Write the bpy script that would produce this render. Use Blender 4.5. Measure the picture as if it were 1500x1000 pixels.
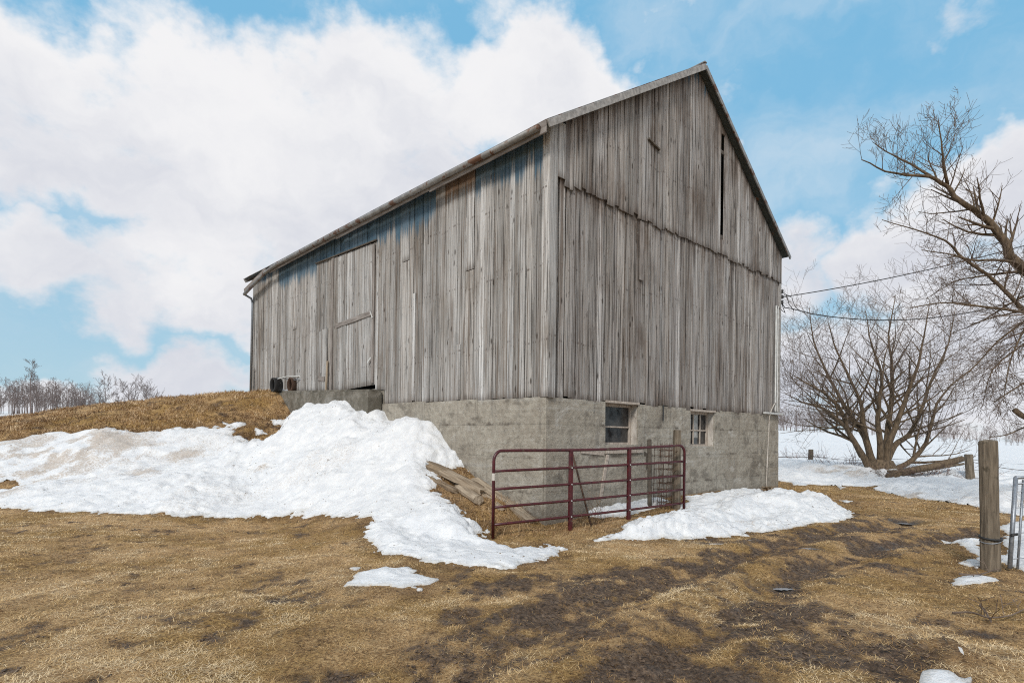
import bpy, math, random
import numpy as np
from mathutils import Vector, Matrix

random.seed(7)
scene = bpy.context.scene
for o in list(bpy.data.objects):
    bpy.data.objects.remove(o)
COL = scene.collection

# ------------------------------------------------------------------ camera
F_PX, HOR, ROLL, CAM_Z = 827.0, 638.0, 0.012, 1.5       # focal length in px of a 1500 px wide frame
cam_d = bpy.data.cameras.new("camera")
cam_d.sensor_width = 36.0
cam_d.lens = 36.0 * F_PX / 1500.0
cam_d.shift_y = (HOR - 500.0) / 1500.0
cam_d.clip_start = 0.1
cam_d.clip_end = 3000.0
cam = bpy.data.objects.new("camera", cam_d)
COL.objects.link(cam)
R_ = Vector((math.cos(ROLL), 0, math.sin(ROLL)))
U_ = Vector((-math.sin(ROLL), 0, math.cos(ROLL)))
F_ = Vector((0, 1, 0))
cam.matrix_world = Matrix(((R_.x, U_.x, -F_.x, 0), (R_.y, U_.y, -F_.y, 0), (R_.z, U_.z, -F_.z, CAM_Z), (0, 0, 0, 1)))
scene.camera = cam

# ------------------------------------------------------------------ view
scene.view_settings.view_transform = 'Standard'
scene.view_settings.look = 'None'
scene.view_settings.exposure = 0.0
scene.view_settings.gamma = 1.0
scene.view_settings.use_curve_mapping = False
scene.render.engine = 'CYCLES'
scene.cycles.use_denoising = False
scene.cycles.filter_width = 1.1
scene.cycles.max_bounces = 5
scene.cycles.diffuse_bounces = 3
scene.cycles.glossy_bounces = 2
scene.cycles.transmission_bounces = 3
scene.cycles.transparent_max_bounces = 4

# ------------------------------------------------------------------ node helper
class NT:
    def __init__(self, tree):
        self.t = tree; self.n = tree.nodes; self.l = tree.links
    def node(self, kind, **kw):
        nd = self.n.new(kind)
        for k, v in kw.items():
            setattr(nd, k, v)
        return nd
    def put(self, sock, v):
        if isinstance(v, bpy.types.NodeSocket):
            self.l.new(v, sock)
        elif v is not None:
            sock.default_value = v
    def math(self, op, a, b=None, c=None, clamp=False):
        nd = self.node('ShaderNodeMath', operation=op, use_clamp=clamp)
        self.put(nd.inputs[0], a); self.put(nd.inputs[1], b); self.put(nd.inputs[2], c)
        return nd.outputs[0]
    def vmath(self, op, a, b=None):
        nd = self.node('ShaderNodeVectorMath', operation=op)
        self.put(nd.inputs[0], a); self.put(nd.inputs[1], b)
        return nd.outputs[0]
    def noise(self, vec, scale, detail=4.0, rough=0.5, dist=0.0):
        nd = self.node('ShaderNodeTexNoise')
        self.put(nd.inputs['Vector'], vec)
        nd.inputs['Scale'].default_value = scale
        nd.inputs['Detail'].default_value = detail
        nd.inputs['Roughness'].default_value = rough
        nd.inputs['Distortion'].default_value = dist
        return nd.outputs['Fac']
    def ramp(self, fac, stops, interp='LINEAR'):
        nd = self.node('ShaderNodeValToRGB')
        cr = nd.color_ramp; cr.interpolation = interp
        while len(cr.elements) < len(stops):
            cr.elements.new(0.5)
        for e, (p, c) in zip(cr.elements, stops):
            e.position = p
            e.color = (c, c, c, 1) if isinstance(c, (int, float)) else (*c, 1)
        self.put(nd.inputs[0], fac)
        return nd.outputs[0]
    def smooth(self, v, a, b):
        nd = self.node('ShaderNodeMapRange', interpolation_type='SMOOTHSTEP')
        self.put(nd.inputs['Value'], v)
        self.put(nd.inputs['From Min'], a); self.put(nd.inputs['From Max'], b)
        return nd.outputs[0]
    def mix(self, fac, a, b, mode='MIX'):
        nd = self.node('ShaderNodeMix', data_type='RGBA', blend_type=mode)
        self.put(nd.inputs[0], fac)
        for s, v in ((nd.inputs[6], a), (nd.inputs[7], b)):
            if isinstance(v, (tuple, list)):
                v = (*v, 1)[:4]
            self.put(s, v)
        return nd.outputs[2]
    def attr(self, name):
        nd = self.node('ShaderNodeAttribute', attribute_name=name)
        return nd
    def mapping(self, vec, scale=(1, 1, 1), rot=(0, 0, 0)):
        nd = self.node('ShaderNodeMapping')
        self.put(nd.inputs['Vector'], vec)
        nd.inputs['Scale'].default_value = scale
        nd.inputs['Rotation'].default_value = rot
        return nd.outputs[0]
    def bump(self, h, strength, dist):
        nd = self.node('ShaderNodeBump')
        nd.inputs['Strength'].default_value = strength
        nd.inputs['Distance'].default_value = dist
        self.put(nd.inputs['Height'], h)
        return nd.outputs[0]

def material(name):
    m = bpy.data.materials.new(name)
    m.use_nodes = True
    t = NT(m.node_tree)
    t.bsdf = m.node_tree.nodes['Principled BSDF']
    return m, t

# ------------------------------------------------------------------ world: sky with clouds
SUN_AZ, SUN_EL = math.radians(-160), math.radians(40)    # azimuth from +Y towards +X
world = bpy.data.worlds.new("World")
scene.world = world
world.use_nodes = True
w = NT(world.node_tree)
bg = world.node_tree.nodes['Background']
SKY_STRENGTH = 0.1
bg.inputs['Strength'].default_value = SKY_STRENGTH
sky = w.node('ShaderNodeTexSky', sky_type='NISHITA')
sky.sun_disc = False
sky.sun_elevation = SUN_EL
sky.sun_rotation = SUN_AZ
sky.altitude = 300
sky.air_density = 1.0
sky.dust_density = 1.2
sky.ozone_density = 2.0
tc = w.node('ShaderNodeTexCoord')
gen = tc.outputs['Generated']
n_w1 = w.node('ShaderNodeTexNoise'); w.put(n_w1.inputs['Vector'], gen)
n_w1.inputs['Scale'].default_value = 9; n_w1.inputs['Detail'].default_value = 5; n_w1.inputs['Roughness'].default_value = 0.55
off = w.vmath('SUBTRACT', n_w1.outputs['Color'], (0.5, 0.5, 0.5))
sc_ = w.node('ShaderNodeVectorMath', operation='SCALE'); w.put(sc_.inputs[0], off); sc_.inputs['Scale'].default_value = 0.16
warp = w.vmath('ADD', gen, sc_.outputs[0])
sx = w.node('ShaderNodeSeparateXYZ'); w.put(sx.inputs[0], warp)
X, Y, Z = sx.outputs
az = w.math('ARCTAN2', X, Y)
hyp = w.math('SQRT', w.math('ADD', w.math('MULTIPLY', X, X), w.math('MULTIPLY', Y, Y)))
el = w.math('ARCTAN2', Z, hyp)
# cloud banks: azimuth, elevation, half widths (degrees), weight
BANKS = [
    (-39, 23, 11, 6.2, 1.12), (-27, 24, 13, 6.8, 1.1), (-14, 27, 9, 7.5, 1.0), (-10, 32, 6, 5.0, .85), (0, 31, 9, 5.0, 1.0), (7, 29, 5.5, 5, .9),
    (-13, 19, 16, 9, 1.05), (-27, 16, 8, 4.5, 0.9), (-40.5, 13.5, 4, 3.4, 0.95), (-34, 12.5, 6.5, 3.8, .88), (-24, 11.5, 9, 3.2, 0.95),
    (-30.5, 4.6, 5.6, 3.0, 1.0), (-41, 2.2, 4, 1.5, 0.9), (-43, 32, 7, 3.0, 0.62), (-33, 31.5, 3, 2, 0.5), (-8, 8, 9, 5, .7),
    (0, 37.5, 6, 2.2, 0.62), (17, 36.5, 5, 2.0, 0.5), (39, 31, 3, 2, 0.6), (20, 22, 3.4, 7, 0.72), (25, 15, 4.5, 5.5, 0.92),
    (27, 7, 7, 4, 0.95), (34, 14.5, 5, 4.5, .95), (41, 18, 6, 4.2, 1.0), (33, 6, 12, 4.5, 0.9), (41, 9, 8, 6, 0.95),
    (32, 19.5, 3, 1.6, 0.55), (15, 4, 9, 4, 0.8), (38, 3, 12, 3.2, .95), (24, 2, 6, 3, .9), (-100, 34, 44, 26, 1.0), (112, 34, 46, 26, 1.0), (180, 34, 60, 30, 1.05), (-20, 68, 75, 17, 1.0),
]
acc = None
for (a0, e0, ra, re, amp) in BANKS:
    da = w.math('MULTIPLY_ADD', az, 1 / math.radians(ra), -a0 / ra)
    de = w.math('MULTIPLY_ADD', el, 1 / math.radians(re), -e0 / re)
    r2 = w.math('MULTIPLY_ADD', da, da, w.math('MULTIPLY', de, de))
    g = w.math('MULTIPLY', w.math('POWER', 2.718, w.math('MULTIPLY', w.math('MULTIPLY', r2, r2), -0.42)), amp)
    acc = g if acc is None else w.math('MAXIMUM', acc, g)
sq = w.mapping(gen, scale=(1, 1, 1.5))
fb = w.noise(sq, 6.0, 10, 0.60)
dens = w.math('MULTIPLY_ADD', w.math('SUBTRACT', fb, 0.5), 1.85, acc)
mask = w.smooth(dens, 0.30, 0.86)
veil = w.math('MULTIPLY', w.smooth(w.noise(w.mapping(warp, scale=(1, 1, 2.5)), 2.6, 6, .55), 0.42, 0.75), 0.42)
mask = w.math('MAXIMUM', mask, veil)
sh = w.noise(w.mapping(warp, scale=(1, 1, 2.0)), 3.4, 8, 0.56)
low = w.smooth(el, math.radians(26), math.radians(10))
shade = w.smooth(w.math('ADD', w.math('MULTIPLY', w.math('SUBTRACT', sh, 0.5), 2.4), w.math('MULTIPLY_ADD', low, 0.35, w.math('MULTIPLY', w.math('SUBTRACT', acc, 0.85), 0.5))), -0.30, 0.95)
c_hi, c_lo = (9.0, 8.97, 9.1), (6.4, 6.65, 7.4)
cloud = w.mix(shade, c_hi, c_lo)
pale = w.ramp(w.smooth(el, 0.0, 0.62), [(0, (4.6, 6.7, 7.9)), (0.4, (3.1, 6.0, 8.1)), (1, (2.2, 5.4, 8.1))])
blue = w.mix(0.85, sky.outputs[0], pale)
skycol = w.mix(mask, blue, cloud)
w.l.new(skycol, bg.inputs['Color'])

# ------------------------------------------------------------------ sun, soft behind thin cloud
sun_d = bpy.data.lights.new("sun", 'SUN')
sun_d.energy = 2.6
sun_d.angle = math.radians(12)
sun_d.color = (1.0, 0.94, 0.86)
sun = bpy.data.objects.new("sun", sun_d)
COL.objects.link(sun)
sdir = Vector((math.sin(SUN_AZ) * math.cos(SUN_EL), math.cos(SUN_AZ) * math.cos(SUN_EL), math.sin(SUN_EL)))
sun.rotation_euler = sdir.to_track_quat('Z', 'Y').to_euler()
sun.location = (-6, -14, 20)

# ------------------------------------------------------------------ object helpers
def tag(o, label=None, cat=None, group=None, kind=None):
    if label: o['label'] = label
    if cat: o['category'] = cat
    if group: o['group'] = group
    if kind: o['kind'] = kind
    return o
def link(o, parent=None):
    COL.objects.link(o)
    if parent is not None:
        o.parent = parent
    return o
def empty(name, loc=(0, 0, 0), rz=0.0):
    o = bpy.data.objects.new(name, None)
    o.location = loc; o.rotation_euler = (0, 0, rz)
    o.empty_display_size = 0.2
    return link(o)
def mesh_obj(name, verts, faces, mat, parent=None, smooth=False):
    me = bpy.data.meshes.new(name)
    me.from_pydata([tuple(v) for v in verts], [], faces)
    if mat: me.materials.append(mat)
    if smooth:
        me.polygons.foreach_set('use_smooth', [True] * len(me.polygons))
    me.update()
    return link(bpy.data.objects.new(name, me), parent)
def np_mesh(name, co, faces, mat, smooth=True, parent=None):
    """faces: int array (n,3) or (n,4)"""
    me = bpy.data.meshes.new(name)
    n, k = faces.shape
    me.vertices.add(len(co)); me.vertices.foreach_set('co', np.ascontiguousarray(co, np.float32).ravel())
    me.loops.add(n * k); me.loops.foreach_set('vertex_index', np.ascontiguousarray(faces, np.int32).ravel())
    me.polygons.add(n); me.polygons.foreach_set('loop_start', np.arange(0, n * k, k, dtype=np.int32))
    me.polygons.foreach_set('loop_total', np.full(n, k, np.int32))
    me.polygons.foreach_set('use_smooth', np.full(n, smooth))
    me.update(calc_edges=True)
    me.validate()
    me.materials.append(mat)
    return link(bpy.data.objects.new(name, me), parent)
def vattr(o, name, arr):
    arr = np.asarray(arr, np.float32)
    if arr.ndim == 1:
        a = o.data.attributes.new(name, 'FLOAT', 'POINT'); a.data.foreach_set('value', arr)
    else:
        a = o.data.attributes.new(name, 'FLOAT_COLOR', 'POINT'); a.data.foreach_set('color', arr.ravel())

class MB:
    """collects boxes, tubes and prisms into one mesh"""
    def __init__(self): self.v = []; self.f = []
    def add(self, vs, fs):
        b = len(self.v); self.v += [Vector(p) for p in vs]; self.f += [tuple(i + b for i in f) for f in fs]
    def box(self, c, d, rot=None, bev=0.0, ax=None):
        """centre c, full size d, rot a 3x3 matrix; bevelled along all edges when bev > 0"""
        c = Vector(c); hx, hy, hz = d[0] / 2, d[1] / 2, d[2] / 2
        M = rot if rot is not None else Matrix.Identity(3)
        if bev <= 0:
            vs = [c + M @ Vector((x * hx, y * hy, z * hz)) for x in (-1, 1) for y in (-1, 1) for z in (-1, 1)]
            self.add(vs, [(0, 1, 3, 2), (4, 6, 7, 5), (0, 4, 5, 1), (2, 3, 7, 6), (0, 2, 6, 4), (1, 5, 7, 3)]); return
        b = min(bev, hx * .9, hy * .9, hz * .9)
        vs = []
        rows = [(-hz, b), (-hz + b, 0), (hz - b, 0), (hz, b)]
        for (z, i) in rows:
            for (x, y) in ((-hx + b, -hy + i), (hx - b, -hy + i), (hx - i, -hy + b), (hx - i, hy - b), (hx - b, hy - i), (-hx + b, hy - i), (-hx + i, hy - b), (-hx + i, -hy + b)):
                vs.append(c + M @ Vector((x, y, z)))
        fs = []
        for r in range(3):
            for k in range(8):
                fs.append((r * 8 + k, r * 8 + (k + 1) % 8, r * 8 + 8 + (k + 1) % 8, r * 8 + 8 + k))
        fs.append(tuple(range(7, -1, -1))); fs.append(tuple(24 + k for k in range(8)))
        self.add(vs, fs)
    def tube(self, pts, rad, sides=8, cap=True):
        pts = [Vector(p) for p in pts]
        n = len(pts)
        rad = list(rad) if hasattr(rad, '__len__') else [rad] * n
        ref = None; b = len(self.v)
        for i, p in enumerate(pts):
            t = (pts[min(i + 1, n - 1)] - pts[max(i - 1, 0)])
            t = t.normalized() if t.length > 1e-9 else Vector((0, 0, 1))
            if ref is None:
                ref = t.orthogonal().normalized()
            ref = (ref - t * ref.dot(t))
            ref = ref.normalized() if ref.length > 1e-6 else t.orthogonal().normalized()
            bn = t.cross(ref)
            for k in range(sides):
                a = 2 * math.pi * k / sides
                self.v.append(p + (ref * math.cos(a) + bn * math.sin(a)) * rad[i])
        for i in range(n - 1):
            for k in range(sides):
                a0 = b + i * sides + k; a1 = b + i * sides + (k + 1) % sides
                self.f.append((a0, a1, a1 + sides, a0 + sides))
        if cap:
            self.f.append(tuple(b + k for k in range(sides - 1, -1, -1)))
            self.f.append(tuple(b + (n - 1) * sides + k for k in range(sides)))
    def build(self, name, mat, parent=None, smooth=False):
        return mesh_obj(name, self.v, self.f, mat, parent, smooth)

# ------------------------------------------------------------------ numpy noise
def _hash(ix, iy, seed):
    h = (ix.astype(np.int64) * 374761393 + iy.astype(np.int64) * 668265263 + seed * 974711) & 0x7fffffff
    h = ((h ^ (h >> 13)) * 1274126177) & 0x7fffffff
    return ((h ^ (h >> 16)) & 0xffff) / 65535.0
def vnoise(x, y, seed=0):
    ix = np.floor(x); iy = np.floor(y); fx = x - ix; fy = y - iy
    ux = fx * fx * fx * (fx * (fx * 6 - 15) + 10); uy = fy * fy * fy * (fy * (fy * 6 - 15) + 10)
    a = _hash(ix, iy, seed); b = _hash(ix + 1, iy, seed); c = _hash(ix, iy + 1, seed); d = _hash(ix + 1, iy + 1, seed)
    return (a * (1 - ux) + b * ux) * (1 - uy) + (c * (1 - ux) + d * ux) * uy
def fbm(x, y, octv=4, seed=0, gain=0.5):
    s = 0; a = 1; t = 0
    for o in range(octv):
        ca, sa = math.cos(0.6 * o + .3), math.sin(0.6 * o + .3)
        s = s + a * vnoise((x * ca - y * sa) * 2 ** o + 13.7 * o, (x * sa + y * ca) * 2 ** o - 7.1 * o, seed + o); t += a; a *= gain
    return s / t            # 0..1
def sstep(v, a, b):
    t = np.clip((v - a) / (b - a), 0, 1); return t * t * (3 - 2 * t)

# ------------------------------------------------------------------ terrain
def at(u, v, d):
    """the point at depth d seen at pixel (u, v) of the 1500 x 1000 photograph"""
    a = (u - 750.0) / F_PX; b = (HOR - v) / F_PX
    return Vector((0, 0, CAM_Z)) + (R_ * a + U_ * b + F_) * d

C0 = Vector((0.565, 9.5, 0.0))                        # near corner of the barn
G = Vector((0.7363, 0.6766, 0.0))                    # along the gable wall
Lf = Vector((-0.6766, 0.7363, 0.0))                  # along the eave wall
NG = Vector((0.6766, -0.7363, 0.0))                  # out of the gable wall
NL = Vector((-0.7363, -0.6766, 0.0))                 # out of the eave wall
W, L = 9.27, 14.55

def far_z(x, y):
    r = np.hypot(x, y); a = np.degrees(np.arctan2(x, y))
    k = np.interp(a, [-180, -60, -42, -20, 20, 26, 36, 42, 60, 180], [.005, .02, .029, .029, .028, .022, .010, .003, .0, .005])
    return k * np.clip(r - 20, 0, 400) + 0.5 * (fbm(x / 60, y / 60, 3, 5) - 0.5) * sstep(r, 40, 120)

ctl = []
def cp(x, y, z): ctl.append((x, y, z))
def cpx(u, v, d): p = at(u, v, d); ctl.append((p.x, p.y, p.z))
def cwall(s, z, o=0.0): p = C0 + Lf * s + NL * o; ctl.append((p.x, p.y, z))
for x in (-14, -10, -6, -3, 0, 3, 6, 9, 13): cp(x, 1.0, 0); cp(x, 4.5, 0)
for x in (-13, -9, -6): cp(x, 8.0, 0); cp(x, 10.0, 0.02)
for (x, y) in ((-3, 8), (-3.5, 10.0), (-1.3, 7.5), (0, 7), (3, 7), (6, 7), (9, 7), (2, 9), (5, 10), (8, 10), (12, 9), (-.4, 8.6)): cp(x, y, 0)
for (x, y, z) in ((3.3, 10.8, .06), (7.0, 14, .08), (8, 16, .1), (11, 13, .05), (14, 12, .05), (9, 18, .12), (13, 17, .12), (13, 20, .18), (17, 18, .15), (10, 22, .25), (18, 24, .2), (22, 10, .05), (9, 26, .3)): cp(x, y, z)
for (s, z) in ((0.0, 0.0), (1.5, 0.55), (3.2, 1.35), (5.3, 1.72), (7.7, 1.95)): cwall(s, z)
cwall(1.5, .42, .6); cwall(3.2, 1.1, .8); cwall(5.3, 1.45, 1.0)
for (u, v, d) in ((0, 644, 13.8), (100, 635, 14.0), (200, 627, 14.4), (300, 619, 15), (395, 640, 14.5), (428, 603, 16.6),
                  (0, 617, 18), (60, 605, 18.3), (150, 593, 18.7), (250, 585, 19), (310, 580, 19.3), (370, 576, 19.8), (415, 575, 18.2), (415, 577, 17.3)):
    cpx(u, v, d)
cpx(560, 655, 12.1); cpx(500, 620, 13.8); cpx(650, 705, 10.2); cpx(700, 752, 9.0); cpx(400, 700, 12.2); cpx(200, 700, 12.2); cpx(50, 700, 12.2); cpx(720, 730, 9.6)
for (x, y, z) in ((-18, 22, 2.0), (-14, 23, 2.3), (-11, 24, 2.7), (-9, 24, 2.8), (-20, 13, 1.3), (-19, 16, 1.5), (-24, 18, 1.2), (-16, 28, .9), (-8, 30, .8), (-26, 26, .6), (-20, 9.5, .1), (-30, 12, .5), (-30, 4, 0),
                  (0, 22, 1.5), (-5, 26, 1.2), (3, 27, .6)): cp(x, y, z)
for a in range(-90, 95, 15):
    for r in (38, 46):
        x, y = r * math.sin(math.radians(a)), r * math.cos(math.radians(a)); cp(x, y, float(far_z(np.array(x), np.array(y))))
for x in (-30, -15, 0, 15, 30): cp(x, -8, 0)
CT = np.array(ctl)
def _U(r2): return 0.5 * r2 * np.log(r2 + 1e-9)
n_ = len(CT)
K_ = _U((CT[:, None, 0] - CT[None, :, 0]) ** 2 + (CT[:, None, 1] - CT[None, :, 1]) ** 2) + np.eye(n_) * 0.15
P_ = np.c_[np.ones(n_), CT[:, :2]]
A_ = np.zeros((n_ + 3, n_ + 3)); A_[:n_, :n_] = K_; A_[:n_, n_:] = P_; A_[n_:, :n_] = P_.T
sol = np.linalg.solve(A_, np.r_[CT[:, 2], 0, 0, 0])
def terrain(x, y):
    """smooth ground height"""
    x = np.asarray(x, float); y = np.asarray(y, float)
    out = sol[n_] + sol[n_ + 1] * x + sol[n_ + 2] * y
    for i in range(n_):
        out = out + sol[i] * _U((x - CT[i, 0]) ** 2 + (y - CT[i, 1]) ** 2)
    r = np.hypot(x, y - 2)
    wgt = sstep(r, 32, 42)
    # flat back yard behind the camera
    out = np.where(y < 0, out * sstep(y, -6, 0), out)
    return out * (1 - wgt) + far_z(x, y) * wgt
def tz(x, y): return float(terrain(np.array([x]), np.array([y]))[0])
_dd = np.geomspace(2.5, 160, 500)
def hit(u, v):
    """where the line of sight at pixel (u, v) meets the ground"""
    a = (u - 750.0) / F_PX; b = (HOR - v) / F_PX
    dr = R_ * a + U_ * b + F_
    px, py, pz = dr.x * _dd, dr.y * _dd, CAM_Z + dr.z * _dd
    t = terrain(px, py) - pz
    k = np.argmax(t > 0)
    if k == 0: k = len(_dd) - 1
    f = t[k] / (t[k] - t[k - 1] + 1e-12)
    d = _dd[k] * (1 - f) + _dd[k - 1] * f
    return Vector((dr.x * d, dr.y * d, CAM_Z + dr.z * d))

def poly_sd(x, y, poly):
    """signed distance, positive inside"""
    d2 = np.full(x.shape, 1e9); ins = np.zeros(x.shape, bool)
    n = len(poly)
    for i in range(n):
        x0, y0 = poly[i][:2]; x1, y1 = poly[(i + 1) % n][:2]
        ex, ey = x1 - x0, y1 - y0
        t = np.clip(((x - x0) * ex + (y - y0) * ey) / (ex * ex + ey * ey + 1e-12), 0, 1)
        d2 = np.minimum(d2, (x - x0 - t * ex) ** 2 + (y - y0 - t * ey) ** 2)
        c = ((y0 > y) != (y1 > y)) & (x < ex * (y - y0) / (ey + 1e-12) + x0)
        ins ^= c
    d = np.sqrt(d2)
    return np.where(ins, d, -d)
def line_d(x, y, pts):
    d2 = np.full(x.shape, 1e9)
    for i in range(len(pts) - 1):
        x0, y0 = pts[i][:2]; x1, y1 = pts[i + 1][:2]
        ex, ey = x1 - x0, y1 - y0
        t = np.clip(((x - x0) * ex + (y - y0) * ey) / (ex * ex + ey * ey + 1e-12), 0, 1)
        d2 = np.minimum(d2, (x - x0 - t * ex) ** 2 + (y - y0 - t * ey) ** 2)
    return np.sqrt(d2)
def hits(pp): return [tuple(hit(*p)[:2]) for p in pp]

# mud: wheel tracks and worn patches (centre line, half width)
TRACKS = [(hits([(640, 1010), (820, 905), (960, 856), (1110, 806), (1210, 780), (1330, 765)]), 0.42),
          (hits([(960, 1005), (1070, 905), (1160, 850), (1290, 800), (1440, 782)]), 0.38),
          (hits([(760, 905), (1010, 838)]), 0.5), (hits([(1030, 1000), (1240, 940)]), 0.45), (hits([(1100, 905), (1110, 930)]), 0.5),
          (hits([(650, 940), (760, 900)]), 0.25), (hits([(1060, 795), (1210, 790)]), 0.35), (hits([(700, 875), (760, 860)]), .2)]
BARE = [(hit(110, 888), .35), (hit(60, 985), .4), (hit(130, 1000), .5), (hit(330, 915), .55), (hit(440, 930), .3), (hit(520, 985), .5), (hit(360, 868), .2), (hit(235, 855), .2), (hit(470, 850), .3), (hit(130, 860), .25), (hit(860, 745), .2),
        (hit(1430, 960), .5), (hit(1490, 985), .5)]
PUDDLES = [(hit(1146, 852), .28, .11), (hit(1328, 763), .35, .22), (hit(1052, 795), .3, .13), (hit(1185, 808), .26, .10), (hit(1310, 798), .35, .14), (hit(1090, 790), .25, .1)]
def mud_at(x, y):
    n1 = fbm(x * 1.1, y * 1.1, 5, 31); n2 = fbm(x * 4, y * 4, 3, 77)
    m = np.zeros(x.shape)
    for pts, hw in TRACKS:
        d = line_d(x, y, pts)
        m = np.maximum(m, 1.04 - d / (hw * 1.8))
    for p, r in BARE:
        m = np.maximum(m, 0.55 - np.hypot(x - p.x, (y - p.y) * 1.6) / (r * 1.5))
    m = m + (n1 - 0.5) * 1.9 + (n2 - 0.5) * 2.0 + (fbm(x * 11, y * 11, 3, 79) - .5) * 1.4
    base = (fbm(x * .8 + 9, y * .8, 5, 55) - 0.70) * 3.0
    return .92 * sstep(np.maximum(m, base), 0.10, 1.25)
def rut(x, y):
    h = np.zeros(x.shape)
    for (pts, hw) in TRACKS[:2]:
        d = line_d(x, y, pts)
        h -= 0.06 * np.exp(-((d - 0.0) / 0.20) ** 2) - 0.035 * np.exp(-((d - 0.42) / 0.16) ** 2)
    return h
def ground_fine(x, y, full=False):
    """ground height with lumps; full also returns the mud amount"""
    z = terrain(x, y)
    near = 1 - sstep(np.hypot(x, y), 22, 34)
    mud = mud_at(x, y) * near
    lump = (fbm(x * 1.3, y * 1.3, 5, 3, .55) - 0.5) * 0.10 + (fbm(x * 9, y * 9, 3, 8) - 0.5) * 0.022
    clod = np.abs(fbm(x * 4.5, y * 4.5, 5, 21, .65) - 0.5) * 0.20 - 0.03
    z = z + sstep(z, 1.0, 1.7) * near * ((fbm(x * 1.7, y * 1.7, 4, 15, .55) - .5) * .26)
    z = z + near * (lump + clod * mud * 0.8 + rut(x, y) * (1 - sstep(np.hypot(x, y), 12, 16)))
    hump = hit_hump
    z = z + 0.10 * np.exp(-(((x - hump.x) / .26) ** 2 + ((y - hump.y) / .14) ** 2))
    for (p, rx, ry) in PUDDLES:
        z = z - 0.035 * np.exp(-(((x - p.x) / rx) ** 2 + ((y - p.y) / ry) ** 2) * 1.2) * near
    return (z, mud) if full else z
hit_hump = hit(1364, 955)

def axis(lo, hi, a, b, step, grow=1.16):
    c = list(np.arange(a, b, step)); s = step; p = c[-1]
    while p < hi: s = min(s * grow, 30); p += s; c.append(p)
    s = step; p = c[0]
    while p > lo: s = min(s * grow, 30); p -= s; c.insert(0, p)
    return np.array(c)
def zoned(lo, hi, zones, grow=1.14):
    c = []
    for (a, st), (b, _) in zip(zones[:-1], zones[1:]): c += list(np.arange(a, b - st * .5, st))
    c.append(zones[-1][0]); s = zones[-2][1]; p = c[-1]
    while p < hi: s = min(s * grow, 30); p += s; c.append(p)
    s = zones[0][1]; p = c[0]
    while p > lo: s = min(s * grow, 30); p -= s; c.insert(0, p)
    return np.array(c)
def grid(xs, ys):
    Xg, Yg = np.meshgrid(xs, ys)
    nx, ny = len(xs), len(ys)
    i = np.arange((ny - 1) * (nx - 1)); r, c = i // (nx - 1), i % (nx - 1); k = r * nx + c
    return Xg.ravel(), Yg.ravel(), np.stack([k, k + 1, k + nx + 1, k + nx], 1)

# ------------------------------------------------------------------ materials
def mat_ground():
    m, t = material("winter_turf_soil")
    pos = t.node('ShaderNodeNewGeometry').outputs['Position']
    mud = t.attr('mud').outputs['Fac']
    wet = t.attr('wet').outputs['Fac']
    fine = t.noise(pos, 42, 8, 0.7)
    fib = t.noise(pos, 140, 4, 0.7)
    mid = t.noise(pos, 5, 6, 0.6)
    big = t.noise(pos, 0.8, 4, 0.55)
    straw = t.ramp(fine, [(0.31, (0.075, 0.036, 0.014)), (0.42, (0.28, 0.16, 0.066)), (0.53, (0.56, 0.355, 0.16)), (0.68, (0.78, 0.56, 0.31))])
    olive = t.ramp(fine, [(0.32, (0.06, 0.029, 0.009)), (0.46, (0.26, 0.145, 0.042)), (0.68, (0.64, 0.405, 0.14))])
    dry = t.mix(t.smooth(big, 0.42, 0.6), straw, olive)
    dry = t.mix(t.math('MULTIPLY', t.smooth(mid, 0.5, 0.7), 0.55), dry, (0.085, 0.056, 0.032))
    soil = t.ramp(t.noise(pos, 26, 8, 0.72), [(0.36, (0.014, 0.008, 0.0045)), (0.46, (0.072, 0.044, 0.027)), (0.58, (0.165, 0.110, 0.073)), (0.72, (0.34, 0.245, 0.165))])
    mm = t.smooth(t.math('MULTIPLY_ADD', t.math('SUBTRACT', t.math('ADD', fine, t.math('MULTIPLY', fib, .4)), 0.7), 2.6, mud), 0.2, 0.9)
    c = t.mix(mm, dry, soil)
    c = t.mix(t.math('MULTIPLY', wet, 0.6), c, (0.045, 0.036, 0.03))
    mg = t.attr('marg').outputs['Fac']
    c = t.mix(t.math('MULTIPLY', mg, 0.62), c, t.mix(1.0, c, (0.30, 0.24, 0.19), 'MULTIPLY'))
    t.put(t.bsdf.inputs['Base Color'], c)
    ro = t.math('SUBTRACT', 0.95, t.math('ADD', t.math('MULTIPLY', mm, t.math('MULTIPLY', t.smooth(mid, .45, .65), 0.5)), t.math('MULTIPLY', wet, 0.45)))
    t.put(t.bsdf.inputs['Roughness'], ro)
    h = t.math('ADD', fine, t.math('MULTIPLY', fib, 0.4))
    t.put(t.bsdf.inputs['Normal'], t.bump(t.math('ADD', h, mid), 1.0, 0.035))
    return m
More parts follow.
